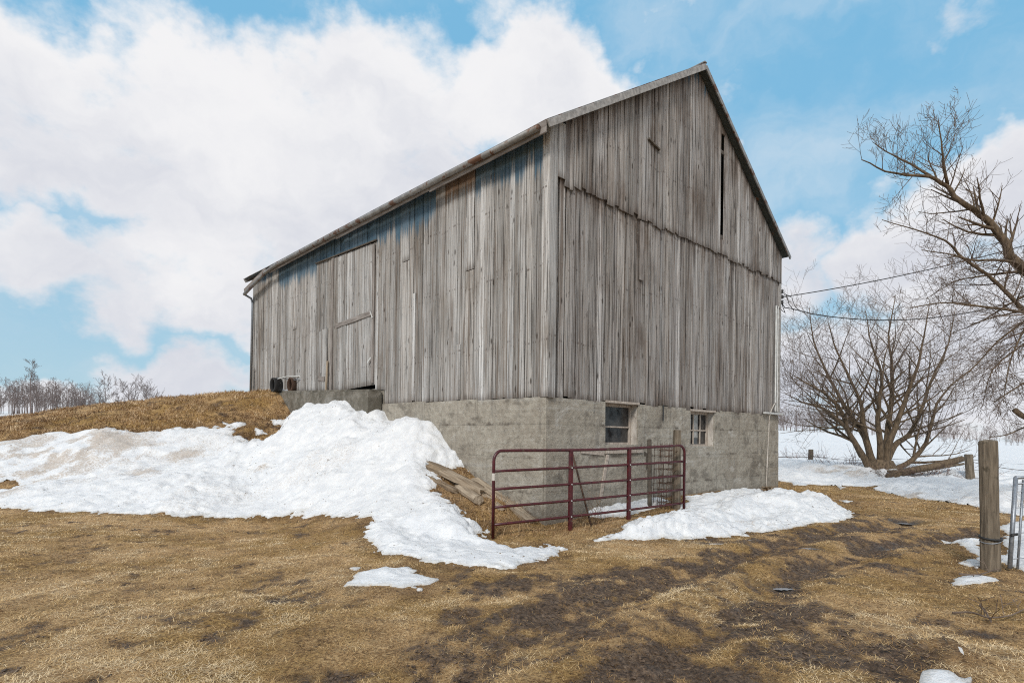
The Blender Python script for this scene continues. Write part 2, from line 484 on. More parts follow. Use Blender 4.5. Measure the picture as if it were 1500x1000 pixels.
def mat_snow():
    m, t = material("granular_snow")
    pos = t.node('ShaderNodeNewGeometry').outputs['Position']
    dirt = t.attr('dirt').outputs['Fac']
    edge = t.attr('edge').outputs['Fac']
    n1 = t.noise(pos, 5, 6, 0.6); n2 = t.noise(pos, 28, 6, 0.7); n3 = t.noise(pos, 120, 3, 0.6)
    c = t.mix(t.smooth(n1, 0.3, 0.75), (0.66, 0.67, 0.69), (0.80, 0.80, 0.80))  # greyer tone paints shading into the hollows of the bump
    grime = t.math('MULTIPLY', t.smooth(t.math('MULTIPLY_ADD', dirt, 0.8, t.math('MULTIPLY', t.math('SUBTRACT', n2, 0.5), 2.6)), 0.1, 0.85), 0.85)
    c = t.mix(grime, c, t.mix(n1, (0.34, 0.27, 0.21), (0.55, 0.48, 0.41)))
    spk = t.math('MULTIPLY', t.smooth(t.noise(pos, 15, 3, .5), .66, .71), t.smooth(t.noise(pos, 1.1, 3, .5), .46, .60))
    c = t.mix(t.math('MULTIPLY', spk, .7), c, (0.12, 0.085, 0.055))
    eg = t.smooth(t.math('MULTIPLY_ADD', t.math('SUBTRACT', n2, .5), 1.2, edge), .3, .9)
    c = t.mix(t.math('MULTIPLY', eg, 0.45), c, (0.45, 0.42, 0.37))
    t.put(t.bsdf.inputs['Base Color'], c)
    t.bsdf.inputs['Roughness'].default_value = 0.6
    t.bsdf.inputs['Specular IOR Level'].default_value = 0.3
    h = t.math('ADD', t.math('MULTIPLY', n2, 1.0), t.math('ADD', t.math('MULTIPLY', n3, 0.25), t.math('MULTIPLY', n1, 2.2)))
    t.put(t.bsdf.inputs['Normal'], t.bump(h, 0.6, 0.035))
    return m
def mat_board(name, lo, hi, stain, stain_amt, seed=0.0, DRIP_=0.1, DRIP_A=0.5, CRK_=.61):
    m, t = material(name)
    oi = t.node('ShaderNodeObjectInfo')
    r = oi.outputs['Random']
    tcn = t.node('ShaderNodeTexCoord')
    cmb = t.node('ShaderNodeCombineXYZ')
    t.put(cmb.inputs[0], t.math('MULTIPLY', r, 31.0)); t.put(cmb.inputs[1], t.math('MULTIPLY', r, 77.0)); t.put(cmb.inputs[2], t.math('MULTIPLY', r, 113.0))
    p = t.vmath('ADD', tcn.outputs['Object'], cmb.outputs[0])
    wn = t.node('ShaderNodeTexWhiteNoise', noise_dimensions='1D'); t.put(wn.inputs['W'], t.math('MULTIPLY', r, 991.0 + seed))
    ws = t.node('ShaderNodeSeparateColor'); t.put(ws.inputs[0], wn.outputs['Color'])
    g1 = t.noise(t.mapping(p, (70, 70, 1.1)), 1.0, 8, 0.65, 0.3)
    g2 = t.noise(t.mapping(p, (16, 16, 0.35)), 1.0, 6, 0.6, 0.5)
    g3 = t.noise(t.mapping(p, (220, 220, 5)), 1.0, 3, 0.6)
    base = t.mix(ws.outputs[0], lo, hi)
    warm = t.mix(t.math('MULTIPLY', ws.outputs[1], 0.55), base, (0.27, 0.235, 0.20))
    f = t.ramp(g1, [(0.29, 0.14), (0.40, 0.58), (0.53, 1.0), (0.70, 1.36)])
    f = t.mix(1.0, f, t.ramp(ws.outputs[2], [(0, .74), (.25, .93), (.7, 1.03), (1, 1.24)]), 'MULTIPLY')
    c = t.mix(1.0, warm, f, 'MULTIPLY')
    c = t.mix(t.math('MULTIPLY', t.smooth(g2, 0.50, 0.68), 0.8), c, (0.15, 0.115, 0.09))
    c = t.mix(t.math('MULTIPLY', t.smooth(g2, 0.46, 0.30), 0.42), c, (0.47, 0.475, 0.47))
    # long weather checks
    crk = t.smooth(t.noise(t.mapping(p, (40, 40, 0.42)), 1.0, 3, 0.5, 0.8), CRK_, CRK_ + .03)
    c = t.mix(t.math('MULTIPLY', crk, 0.85), c, (0.028, 0.022, 0.018))
    # knots and nail holes
    vo = t.node('ShaderNodeTexVoronoi', feature='F1'); t.put(vo.inputs['Vector'], t.mapping(p, (5.5, 5.5, 2.0))); vo.inputs['Scale'].default_value = 1.0; vo.inputs['Randomness'].default_value = 1.0
    kn = t.math('MULTIPLY', t.smooth(t.math('ADD', vo.outputs['Distance'], t.math('MULTIPLY', g3, .06)), 0.19, 0.09), 0.85)
    c = t.mix(kn, c, (0.05, 0.038, 0.03))
    vo2 = t.node('ShaderNodeTexVoronoi', feature='F1'); t.put(vo2.inputs['Vector'], t.mapping(p, (19, 19, 5))); vo2.inputs['Scale'].default_value = 1.0
    c = t.mix(t.math('MULTIPLY', t.smooth(vo2.outputs['Distance'], 0.16, 0.09), 0.55), c, (0.07, 0.052, 0.04))
    # pale bird droppings and lichen flecks
    wp = t.node('ShaderNodeNewGeometry').outputs['Position']
    # broad staining over the wall
    st = t.noise(t.mapping(wp, (1.1, 1.1, 0.55)), 1.0, 6, 0.62)
    c = t.mix(t.math('MULTIPLY', t.smooth(st, 0.47, 0.72), stain_amt), c, t.mix(1.0, c, stain, 'MULTIPLY'))
    lic = t.math('MULTIPLY', t.smooth(t.noise(wp, 13, 5, .7), .63, .70), t.smooth(t.noise(wp, 1.2, 3, .5), .5, .65))
    c = t.mix(t.math('MULTIPLY', lic, .55), c, (0.50, 0.50, 0.48))
    sxy = t.node('ShaderNodeSeparateXYZ'); t.put(sxy.inputs[0], t.node('ShaderNodeNewGeometry').outputs['Position'])
    row = t.math('ABSOLUTE', t.math('SUBTRACT', t.math('FRACT', t.math('MULTIPLY', t.math('ADD', sxy.outputs[2], t.math('MULTIPLY', ws.outputs[1], .16)), .78)), .5))
    nl = t.math('MULTIPLY', t.smooth(row, .020, .008), t.smooth(t.noise(t.mapping(p, (34, 34, 0.5)), 1.0, 1, .5), .56, .62))
    c = t.mix(t.math('MULTIPLY', nl, .6), c, (0.05, 0.028, 0.02))
    dr_ = t.math('MULTIPLY', t.smooth(t.math('FRACT', t.math('MULTIPLY', t.math('ADD', sxy.outputs[2], t.math('MULTIPLY', ws.outputs[1], .16)), .78)), .25, .5), t.smooth(t.noise(t.mapping(p, (34, 34, 0.3)), 1.0, 2, .5), .60, .68))
    c = t.mix(t.math('MULTIPLY', dr_, .35), c, (0.13, 0.085, 0.06))
    pale_ = t.smooth(t.noise(t.mapping(p, (9, 9, .5)), 1.0, 4, .6), .58, .72)
    c = t.mix(t.math('MULTIPLY', pale_, .45), c, (0.60, 0.60, 0.595))
    # info = (distance from top, distance from bottom, paint hue, paint depth)
    at_ = t.attr('info'); si = t.node('ShaderNodeSeparateColor'); t.put(si.inputs[0], at_.outputs['Color'])
    topd, botd, hue, pd = si.outputs[0], si.outputs[1], si.outputs[2], at_.outputs['Alpha']
    edge = t.math('SUBTRACT', t.math('MULTIPLY_ADD', t.math('SUBTRACT', g1, .5), .5, t.math('MULTIPLY_ADD', t.math('SUBTRACT', g2, .5), 1.1, pd)), topd)
    pm = t.math('MULTIPLY', t.smooth(edge, -0.03, 0.25), t.ramp(g1, [(.3, .7), (.6, 1.0)]))
    has = t.math('GREATER_THAN', pd, 0.01)
    paint = t.mix(t.smooth(hue, 0.4, 0.6), t.mix(g2, (0.018, 0.065, 0.115), (0.06, 0.155, 0.235)), t.mix(g2, (0.13, 0.065, 0.035), (0.26, 0.16, 0.09)))
    streak = t.noise(t.mapping(wp, (9, 9, 0.22)), 1.0, 5, 0.6)
    drip = t.math('MULTIPLY', t.smooth(t.math('ADD', t.math('MULTIPLY', t.math('SUBTRACT', streak, .5), 3.2), t.math('SUBTRACT', DRIP_, topd)), -.1, .75), DRIP_A)
    c = t.mix(drip, c, t.mix(1.0, c, (0.42, 0.34, 0.29), 'MULTIPLY'))
    rot = t.math('MULTIPLY', t.smooth(t.math('MULTIPLY_ADD', t.math('SUBTRACT', g1, .5), .5, botd), 0.16, 0.0), 0.6)
    c = t.mix(rot, c, (0.075, 0.055, 0.042))
    c = t.mix(t.math('MULTIPLY', t.math('MULTIPLY', pm, has), 0.88), c, paint)
    t.put(t.bsdf.inputs['Base Color'], c)
    t.bsdf.inputs['Roughness'].default_value = 0.85
    t.bsdf.inputs['Specular IOR Level'].default_value = 0.25
    h = t.math('ADD', g1, t.math('SUBTRACT', t.math('MULTIPLY', g3, 0.4), t.math('ADD', crk, t.math('MULTIPLY', kn, .4))))
    t.put(t.bsdf.inputs['Normal'], t.bump(h, 0.8, 0.012))
    return m
def mat_concrete(name="board_formed_concrete", k=1.0, moss=0.0):
    m, t = material(name)
    pos = t.node('ShaderNodeNewGeometry').outputs['Position']
    r = t.node('ShaderNodeObjectInfo').outputs['Random']
    n1 = t.noise(pos, 1.4, 6, 0.6); n2 = t.noise(pos, 9, 8, 0.68); n3 = t.noise(pos, 70, 4, 0.6)
    vert = t.noise(t.mapping(pos, (7, 7, 0.9)), 1.0, 5, 0.6)
    hor = t.noise(t.mapping(pos, (0.35, 0.35, 9)), 1.0, 4, 0.55)
    c = t.ramp(n2, [(0.25, (0.22 * k, 0.195 * k, 0.16 * k)), (0.5, (0.34 * k, 0.308 * k, 0.256 * k)), (0.75, (0.44 * k, 0.41 * k, 0.35 * k))])
    c = t.mix(t.math('MULTIPLY', t.smooth(n1, .45, .7), .45), c, (0.20 * k, 0.165 * k, 0.125 * k))
    c = t.mix(t.math('MULTIPLY', t.smooth(vert, .52, .72), .5), c, (0.115 * k, 0.105 * k, 0.095 * k))
    c = t.mix(t.math('MULTIPLY', t.smooth(hor, .55, .72), .35), c, (0.42 * k, 0.41 * k, 0.38 * k))
    c = t.mix(t.math('MULTIPLY', t.smooth(t.noise(pos, 3.1, 5, .6), .62, .72), .5), c, (0.47 * k, 0.45 * k, 0.41 * k))
    c = t.mix(t.math('MULTIPLY', t.smooth(t.noise(t.mapping(pos, (2.2, 2.2, 1.6)), 1.7, 7, .7), .60, .72), .6), c, (0.075, 0.065, 0.055))
    blot = t.noise(t.mapping(pos, (1.6, 1.6, 2.6)), 1.0, 8, 0.68, .4)
    c = t.mix(t.math('MULTIPLY', t.smooth(blot, .53, .65), .68), c, (0.125 * k, 0.108 * k, 0.088 * k))
    c = t.mix(t.math('MULTIPLY', t.smooth(blot, .45, .34), .65), c, (0.46 * k, 0.44 * k, 0.40 * k))
    pit = t.node('ShaderNodeTexVoronoi', feature='F1'); t.put(pit.inputs['Vector'], pos); pit.inputs['Scale'].default_value = 7.0
    c = t.mix(t.math('MULTIPLY', t.smooth(pit.outputs['Distance'], .13, .06), .6), c, (0.10, 0.085, 0.07))
    c = t.mix(t.math('MULTIPLY', t.math('SUBTRACT', r, .5), .25), c, (0.36 * k, 0.34 * k, 0.30 * k))
    pz = t.node('ShaderNodeSeparateXYZ'); t.put(pz.inputs[0], pos); zz = pz.outputs[2]
    wob_ = t.math('MULTIPLY', t.math('SUBTRACT', n2, .5), .10)
    for z_ in (.52, 1.12, 1.70):
        dz_ = t.math('ABSOLUTE', t.math('ADD', t.math('SUBTRACT', zz, z_ + .01), wob_))
        c = t.mix(t.math('MULTIPLY', t.smooth(dz_, .05, .0), t.smooth(t.noise(t.mapping(pos, (1, 1, .2)), 1.8 + z_, 4, .6), .48, .68)), c, (0.12, 0.10, 0.08))
    c = t.mix(t.math('MULTIPLY', t.smooth(t.math('ADD', zz, t.math('MULTIPLY', wob_, 4.0)), .42, .05), .6), c, (0.13, 0.105, 0.08))
    if moss:
        c = t.mix(t.math('MULTIPLY', t.smooth(t.noise(pos, 3, 6, .6), .4, .6), moss), c, (0.07, 0.062, 0.042))
    t.put(t.bsdf.inputs['Base Color'], c)
    t.bsdf.inputs['Roughness'].default_value = 0.9
    h = t.math('ADD', n2, t.math('ADD', t.math('MULTIPLY', n3, .3), t.math('MULTIPLY', hor, .4)))
    t.put(t.bsdf.inputs['Normal'], t.bump(t.math('ADD', h, blot), 0.9, 0.035))
    return m
def mat_simple(name, c1, c2, scale=20, rough=0.7, metal=0.0, stretch=(1, 1, 1), bump=0.3, bd=0.005, detail=6, spots=None):
    m, t = material(name)
    p = t.node('ShaderNodeTexCoord').outputs['Object']
    n = t.noise(t.mapping(p, stretch), scale, detail, 0.62)
    c = t.mix(t.smooth(n, 0.3, 0.7), c1, c2)
    if spots:
        c = t.mix(t.smooth(t.noise(p, spots[0], 4, .6), spots[1], spots[1] + .08), c, spots[2])
    t.put(t.bsdf.inputs['Base Color'], c)
    t.bsdf.inputs['Roughness'].default_value = rough
    t.bsdf.inputs['Metallic'].default_value = metal
    t.put(t.bsdf.inputs['Normal'], t.bump(n, bump, bd))
    return m

M_GROUND = mat_ground()
M_SNOW = mat_snow()
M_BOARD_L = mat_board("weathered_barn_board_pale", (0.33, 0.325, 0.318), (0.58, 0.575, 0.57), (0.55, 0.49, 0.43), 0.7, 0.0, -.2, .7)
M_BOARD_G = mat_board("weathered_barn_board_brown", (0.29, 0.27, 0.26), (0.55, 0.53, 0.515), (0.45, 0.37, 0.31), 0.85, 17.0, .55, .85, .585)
M_CONC = mat_concrete()
M_CONC_D = mat_concrete("old_dark_concrete", 0.62, 0.6)
M_ROOF = mat_simple("galvanised_roof_sheet", (0.17, 0.165, 0.16), (0.30, 0.295, 0.285), 6, 0.55, 0.3, (1, 1, 1), .2, .004, spots=(3, .52, (0.12, 0.06, 0.035)))
M_SOFFIT = mat_simple("dark_soffit_board", (0.035, 0.045, 0.045), (0.085, 0.095, 0.09), 8, 0.85, 0, (1, 6, 1), .5, .01, spots=(2.0, .62, (0.16, 0.07, 0.03)))
M_RAKE = mat_simple("grey_rake_trim", (0.20, 0.19, 0.18), (0.40, 0.385, 0.37), 10, 0.75, 0, (1, .1, 1), .4, .006)
M_TRIM = mat_simple("weathered_trim", (0.13, 0.11, 0.098), (0.30, 0.27, 0.25), 16, 0.85, 0, (.15, 1, 1), .5, .008)
M_WHITE = mat_simple("peeling_white_paint", (0.36, 0.32, 0.28), (0.58, 0.54, 0.49), 9, 0.7, 0, (1, 1, .4), .5, .008, spots=(12, .58, (0.27, 0.22, 0.18)))
M_SASH = mat_simple("old_sash_wood", (0.30, 0.25, 0.21), (0.50, 0.44, 0.38), 20, 0.8, 0, (1, 1, .3), .4, .005)
M_GATE = mat_simple("dark_red_gate_enamel", (0.042, 0.005, 0.008), (0.085, 0.010, 0.014), 14, 0.38, 0, (1, 1, 1), .08, .002, spots=(9, .60, (0.085, 0.05, 0.036)))
M_STEEL = mat_simple("galvanised_tube", (0.20, 0.22, 0.25), (0.34, 0.36, 0.39), 30, 0.45, 0.6, (1, 1, 1), .15, .002)
M_RUST = mat_simple("rusty_wire", (0.045, 0.028, 0.02), (0.13, 0.075, 0.05), 40, 0.9, 0.2)
M_POST = mat_simple("weathered_post_wood", (0.085, 0.066, 0.046), (0.21, 0.17, 0.125), 16, 0.9, 0, (2.2, 2.2, .18), .9, .02, spots=(5, .60, (0.075, 0.06, 0.04)))
M_OLDPLANK = mat_simple("rotting_plank", (0.09, 0.062, 0.038), (0.30, 0.225, 0.15), 14, 0.9, 0, (.12, 1.6, 1.6), .9, .015)
M_PALEPLANK = mat_simple("pale_split_plank", (0.18, 0.13, 0.085), (0.42, 0.34, 0.25), 14, 0.9, 0, (.12, 1.6, 1.6), .8, .012)
M_BARK = mat_simple("brown_bark", (0.075, 0.055, 0.036), (0.19, 0.145, 0.095), 9, 0.95, 0, (2, 2, .5), .9, .03)
M_BARK2 = mat_simple("olive_grey_bark", (0.060, 0.041, 0.025), (0.175, 0.125, 0.078), 8, 0.95, 0, (2, 2, .5), .9, .03)
M_TWIG = mat_simple("dark_twig", (0.08, 0.055, 0.042), (0.17, 0.125, 0.095), 6, 0.95)
M_TWIG_R = mat_simple("reddish_twig", (0.09, 0.05, 0.042), (0.17, 0.105, 0.085), 6, 0.95)
M_FARTWIG = mat_simple("far_bare_wood", (0.115, 0.088, 0.08), (0.20, 0.16, 0.147), 2, 1.0)
M_BLACK = mat_simple("black_rubber", (0.012, 0.012, 0.013), (0.03, 0.03, 0.03), 30, 0.6)
M_WIRE = mat_simple("black_cable", (0.015, 0.015, 0.016), (0.03, 0.03, 0.032), 30, 0.6)
M_CONDUIT = mat_simple("pale_conduit", (0.42, 0.42, 0.41), (0.60, 0.60, 0.58), 8, 0.5)
M_INTERIOR = mat_simple("dark_interior_timber", (0.05, 0.04, 0.03), (0.12, 0.10, 0.08), 8, 0.9)
def mat_glass():
    m, t = material("dusty_window_glass")
    p = t.node('ShaderNodeNewGeometry').outputs['Position']
    n = t.noise(p, 6, 6, .6)
    t.put(t.bsdf.inputs['Base Color'], t.mix(t.smooth(n, .35, .7), (0.012, 0.012, 0.014), (0.06, 0.057, 0.055)))
    t.put(t.bsdf.inputs['Roughness'], t.ramp(n, [(.3, .08), (.7, .35)]))
    t.bsdf.inputs['Specular IOR Level'].default_value = 0.6
    return m
M_GLASS = mat_glass()
def mat_grass(name, cols):
    m, t = material(name)
    a = t.attr('tone').outputs['Fac']
    c = t.ramp(a, [(i / (len(cols) - 1), q) for i, q in enumerate(cols)])
    t.put(t.bsdf.inputs['Base Color'], c)
    t.bsdf.inputs['Roughness'].default_value = 0.75
    t.bsdf.inputs['Specular IOR Level'].default_value = 0.25
    return m
M_GRASS = mat_grass("dead_lawn_blades", [(0.055, 0.027, 0.012), (0.26, 0.142, 0.056), (0.50, 0.315, 0.135), (0.69, 0.48, 0.235), (0.80, 0.63, 0.40)])
M_BANK = mat_grass("rust_brown_bank_grass", [(0.06, 0.032, 0.018), (0.17, 0.098, 0.05), (0.32, 0.20, 0.105), (0.50, 0.34, 0.19), (0.70, 0.53, 0.33)])

# ------------------------------------------------------------------ ground sheet
xs = zoned(-700, 700, [(-11, .08), (-7.5, .04), (8.2, .08), (15.5, None)])
ys = zoned(-300, 900, [(3.0, .045), (11.5, .08), (21, None)])
gx, gy, gf = grid(xs, ys)
gz, gmud = ground_fine(gx, gy, True)
ground = np_mesh("ground", np.c_[gx, gy, gz], gf, M_GROUND)
wet = np.zeros(gx.shape)
for (p, rx, ry) in PUDDLES:
    wet = np.maximum(wet, np.exp(-(((gx - p.x) / rx) ** 2 + ((gy - p.y) / ry) ** 2) * 0.5))
vattr(ground, 'mud', gmud); vattr(ground, 'wet', wet * sstep(fbm(gx * 6, gy * 6, 3, 9) + wet * .5, .5, .8))
tag(ground, kind='structure')

def mat_water():
    m, t = material("meltwater")
    p = t.node('ShaderNodeNewGeometry').outputs['Position']
    t.bsdf.inputs['Base Color'].default_value = (0.26, 0.26, 0.27, 1)  # pale grey base colour stands in for the silvery glint on the puddles
    t.bsdf.inputs['Roughness'].default_value = 0.2
    t.bsdf.inputs['IOR'].default_value = 1.33
    t.put(t.bsdf.inputs['Normal'], t.bump(t.noise(p, 40, 3, .5), .12, .01))
    return m
M_WATER = mat_water()
for i, (p, rx, ry) in enumerate(PUDDLES):
    z0, _ = ground_fine(np.array([p.x]), np.array([p.y]), True)
    vs = []; nseg = 28
    for k in range(nseg):
        a = 2 * math.pi * k / nseg
        rr = 0.85 + 0.5 * (random.random() - .5)
        vs.append((p.x + rx * .5 * rr * math.cos(a), p.y + ry * .45 * rr * math.sin(a), z0[0] + 0.020))
    o = mesh_obj("puddle", vs, [tuple(range(nseg))], M_WATER)
    tag(o, kind='structure')

# ------------------------------------------------------------------ snow
def wallpt(s, o=0.0): p = C0 + Lf * s - NL * 0.15 * 0 + NL * o; return (p.x, p.y)
# big drift: pixel outline on the ground, closed along the barn wall
edge_low = [(-60, 738), (0, 742), (100, 747), (200, 752), (300, 754), (380, 757), (440, 752), (500, 756), (545, 762), (528, 775), (540, 792), (560, 808), (600, 820), (650, 829), (700, 833), (752, 831), (770, 824), (795, 818),
            (835, 802), (800, 796), (762, 806), (720, 796), (700, 792), (706, 772), (672, 760), (668, 748), (655, 738), (640, 724), (627, 714), (640, 708), (650, 702), (640, 696), (634, 686), (650, 684), (672, 690), (690, 690), (700, 680)]
drift = hits(edge_low)
drift += [wallpt(1.2, .02), wallpt(1.2, -.4), wallpt(5.35, -.4), wallpt(11.2, -.3), wallpt(11.2, .25)]
edge_up = [(430, 606), (412, 617), (420, 633), (398, 640), (398, 650), (380, 652), (345, 641), (322, 622), (300, 623), (270, 628), (215, 630), (150, 631), (90, 633), (50, 638), (0, 646), (-60, 650)]
drift += hits(edge_up)
notches = [(hit(372, 640), .3), (hit(5, 712), .28), (hit(350, 628), .25)]
# ridge of piled snow along the gable wall foot
p_a = hits([(855, 798), (900, 794), (960, 793), (1010, 787), (1080, 782), (1130, 776), (1180, 768), (1225, 765), (1252, 752), (1225, 742), (1190, 737)])
g_right = C0 + G * 9.2 + NG * 0.15
g_left = C0 + G * 4.0 + NG * .12
foot = p_a + [tuple(hit(1120, 730)[:2]), (g_right.x - .9, g_right.y - .8), tuple((C0 + G * 6 + NG * .1)[:2]), tuple((C0 + G * 4.2 + NG * .25)[:2])] + hits([(985, 757), (930, 768), (888, 788)])
behind_gate = [tuple((C0 + G * a + NG * b)[:2]) for a, b in ((1.0, .05), (1.15, .32), (1.7, .45), (2.6, .45), (3.4, .3), (3.4, -.1), (1.0, -.1))]
patches = [(hits([(497, 860), (520, 850), (523, 842), (560, 836), (600, 833), (612, 841), (640, 850), (625, 857), (590, 862), (545, 860)]), .045),
           (hits([(1393, 850), (1405, 842), (1440, 841), (1470, 846), (1455, 852), (1425, 856), (1400, 855)]), .04),
           (hits([(1318, 1008), (1340, 996), (1352, 980), (1378, 976), (1396, 986), (1422, 990), (1440, 1010), (1380, 1016)]), .025),
           (hits([(1403, 955), (1416, 962), (1412, 968), (1400, 962)]), .02),
           (hits([(1380, 786), (1440, 795), (1428, 832), (1446, 826), (1470, 826), (1530, 845), (1580, 820), (1540, 790), (1500, 782), (1470, 790), (1476, 812), (1440, 815)]), .05),
           (hits([(1402, 824), (1425, 820), (1440, 828), (1420, 832)]), .03),
           (hits([(1160, 706), (1188, 707), (1180, 711), (1160, 710)]), .03), (hits([(1228, 712), (1240, 713), (1232, 717)]), .03), (hits([(1232, 732), (1250, 733), (1240, 736)]), .03), (hits([(1314, 725), (1345, 727), (1330, 730)]), .03),
           (hits([(335, 622), (350, 620), (362, 626), (345, 630)]), .03), (hits([(395, 612), (412, 610), (418, 618), (400, 620)]), .03), (hits([(330, 640), (352, 638), (372, 646), (340, 650)]), .04), (hits([(372, 630), (386, 628), (392, 634), (376, 637)]), .03),
           (hits([(515, 831), (526, 831), (526, 836), (516, 837)]), .02), (hits([(607, 862), (622, 861), (622, 865), (610, 866)]), .02), (hits([(1466, 770), (1500, 762), (1530, 775), (1500, 790), (1465, 780)]), .05)]
right_edge = [(1136, 704), (1160, 706), (1200, 710), (1260, 712), (1291, 711), (1280, 716), (1310, 724), (1350, 730), (1400, 738), (1440, 744), (1480, 752), (1540, 758), (1700, 775)]
far_poly = [(-690, 20), (-60, 22), (-30, 24), (-20, 26), (-8, 32), (2, 30), (5.5, 18)] + hits(right_edge) + [(690, 12), (690, 880), (-690, 880)]
DIRTY = [(hit(40, 672), 2.2), (hit(60, 690), 1.5), (hit(130, 655), 1.6), (hit(0, 725), .8), (hit(15, 655), .7), (hit(180, 665), .8), (hit(270, 668), .6), (hit(5, 700), .8), (hit(210, 700), .5), (hit(385, 690), .35), (hit(1180, 705), .0), (hit(1235, 700), 1.2), (hit(1330, 728), .9), (hit(1380, 735), .9), (hit(1130, 775), .6), (hit(1010, 775), .3)]
def snow_field(x, y):
    """snow depth above ground (negative outside) and distance in from the edge"""
    e1 = (fbm(x * 2.2, y * 2.2, 6, 101, .66) - 0.5) * 1.3; e2 = (fbm(x * 9, y * 9, 4, 140, .6) - .5) * 2.6
    best = np.full(x.shape, -9.0); hgt = np.full(x.shape, -0.2)
    def lay(sd, jit, edge_h, extra):
        nonlocal best, hgt
        s = sd + e1 * jit + e2 * jit * .35
        h = np.where(s > 0, edge_h * (np.clip(s / 0.30, 0, 1)) ** .85 + extra * sstep(s, 0, 1.6), np.clip(s, -0.2, 0) * 1.5)
        hgt = np.maximum(hgt, h); best = np.maximum(best, s)
    sd = poly_sd(x, y, drift)
    for p, r in notches:
        sd = np.minimum(sd, np.hypot(x - p.x, y - p.y) - r)
    lay(sd, .38, .08, .10)
    lay(poly_sd(x, y, foot), .30, .10, .30)
    lay(poly_sd(x, y, behind_gate), .15, .12, .5)
    for pl, h in patches:
        lay(poly_sd(x, y, pl), .12, h, .05)
    lay(poly_sd(x, y, far_poly), .35, .10, .12)
    return hgt, best
def snow_bumps(x, y, best):
    """mounds and lumps inside the drift"""
    b = np.zeros(x.shape)
    wall = [(500, 600, .45, 1.0), (470, 612, .2, .8), (640, 615, .28, .7), (600, 618, .15, .8)]
    for (s, o, hh, rs, ro) in ((7.6, .9, .55, 1.6, 1.2), (3.7, .35, .36, 1.0, .9), (2.4, .3, .06, .9, .7), (5.4, .5, .15, .9, .8)):
        c = C0 + Lf * s + NL * o
        ds = (x - c.x) * Lf.x + (y - c.y) * Lf.y; do = (x - c.x) * NL.x + (y - c.y) * NL.y
        b += hh * np.exp(-(ds / rs) ** 2 - (do / ro) ** 2)
    lumps = (fbm(x * .9, y * .9, 4, 201, .45) - .5) * .50 + np.abs(fbm(x * 2.3, y * 2.3, 4, 222, .5) - .5) * .20 - .04 + (fbm(x * 11, y * 11, 3, 240, .5) - .5) * .022
    near = sstep(best, 0.0, .7)
    far = 1 - 0.7 * sstep(np.hypot(x, y), 24, 40)
    return (b * sstep(best, 0, .5) + lumps * near) * far + (fbm(x * 10, y * 10, 3, 260) - .5) * .03 * sstep(best, -.05, .1)
_fl = [hit(655, 770), hit(680, 790), hit(580, 795)]
def make_snow(name, xs, ys, cut=None, keep=None):
    x, y, f = grid(xs, ys)
    h, best = snow_field(x, y)
    b = snow_bumps(x, y, best)
    for p, rr, hh in ((_fl[0], .45, .16), (_fl[1], .35, .10), (_fl[2], .5, .08)):
        b += hh * np.exp(-((x - p.x) ** 2 + (y - p.y) ** 2) / rr ** 2) * sstep(best, 0, .3)
    z = ground_fine(x, y) + np.where(best > 0, np.maximum(h + b, .012 + .02 * sstep(best, 0, .2)), h)
    okv = best > -0.10
    if cut is not None: okv &= ~cut(x, y)
    if keep is not None: okv &= keep(x, y)
    # nothing inside the barn
    s = (x - C0.x) * Lf.x + (y - C0.y) * Lf.y; g = (x - C0.x) * G.x + (y - C0.y) * G.y
    inside = (s > .3) & (s < L - .1) & (g > .3) & (g < W - .3)
    okv &= ~inside
    fm = okv[f].all(1)
    f = f[fm]
    used = np.unique(f); remap = np.full(len(x), -1); remap[used] = np.arange(len(used)); f = remap[f]
    o = np_mesh(name, np.c_[x, y, z][used], f, M_SNOW)
    x, y, best = x[used], y[used], best[used]
    dirt = np.zeros(x.shape)
    for p, r in DIRTY:
        if r > 0: dirt = np.maximum(dirt, np.exp(-((x - p.x) ** 2 + ((y - p.y) * 1.3) ** 2) / r ** 2))
    dirt = dirt * sstep(fbm(x * 2.2, y * 2.2, 5, 301, .65), .36, .56) + .25 * sstep(fbm(x * .7, y * .7, 4, 311), .52, .7)
    vattr(o, 'dirt', dirt); vattr(o, 'edge', 1 - sstep(best, -.02, .16))
    tag(o, kind='structure')
    return o
_near = np.hypot(gx, gy) < 24
_marg = np.zeros(gx.shape)
_marg[_near] = snow_field(gx[_near], gy[_near])[1]
_marg = np.where(_near, sstep(_marg + .25 * (fbm(gx * 3, gy * 3, 3, 71) - .5), -.28, -.02), 0)
vattr(ground, 'marg', _marg)
nearx = zoned(-26, 30, [(-11, .07), (-7.5, .035), (8.5, .06), (15.5, None)]); neary = zoned(5.0, 34, [(5.2, .035), (13, .06), (21, None)])
nearx = nearx[(nearx > -25) & (nearx < 30)]; neary = neary[(neary > 3) & (neary < 34)]
make_snow("snow", nearx, neary)
bx = np.r_[np.arange(nearx[0], nearx[-1], 1.5)]
farx = axis(-680, 680, -25, 30, 1.2, 1.10); fary = axis(6, 860, 8, 36, 1.2, 1.10)
n0x, n1x, n0y, n1y = nearx[0] + 1, nearx[-1] - 1, neary[0], neary[-1] - 1
make_snow("snow_field", farx, fary, cut=lambda x, y: (x > n0x + 1) & (x < n1x - 1) & (y < n1y - 1))
sx_ = np.arange(3.6, 6.6, .04)
_ps = np.arange(3.3, 5.2, .04)
make_snow("snow_patch", sx_ - 1.2, _ps - 0.0)

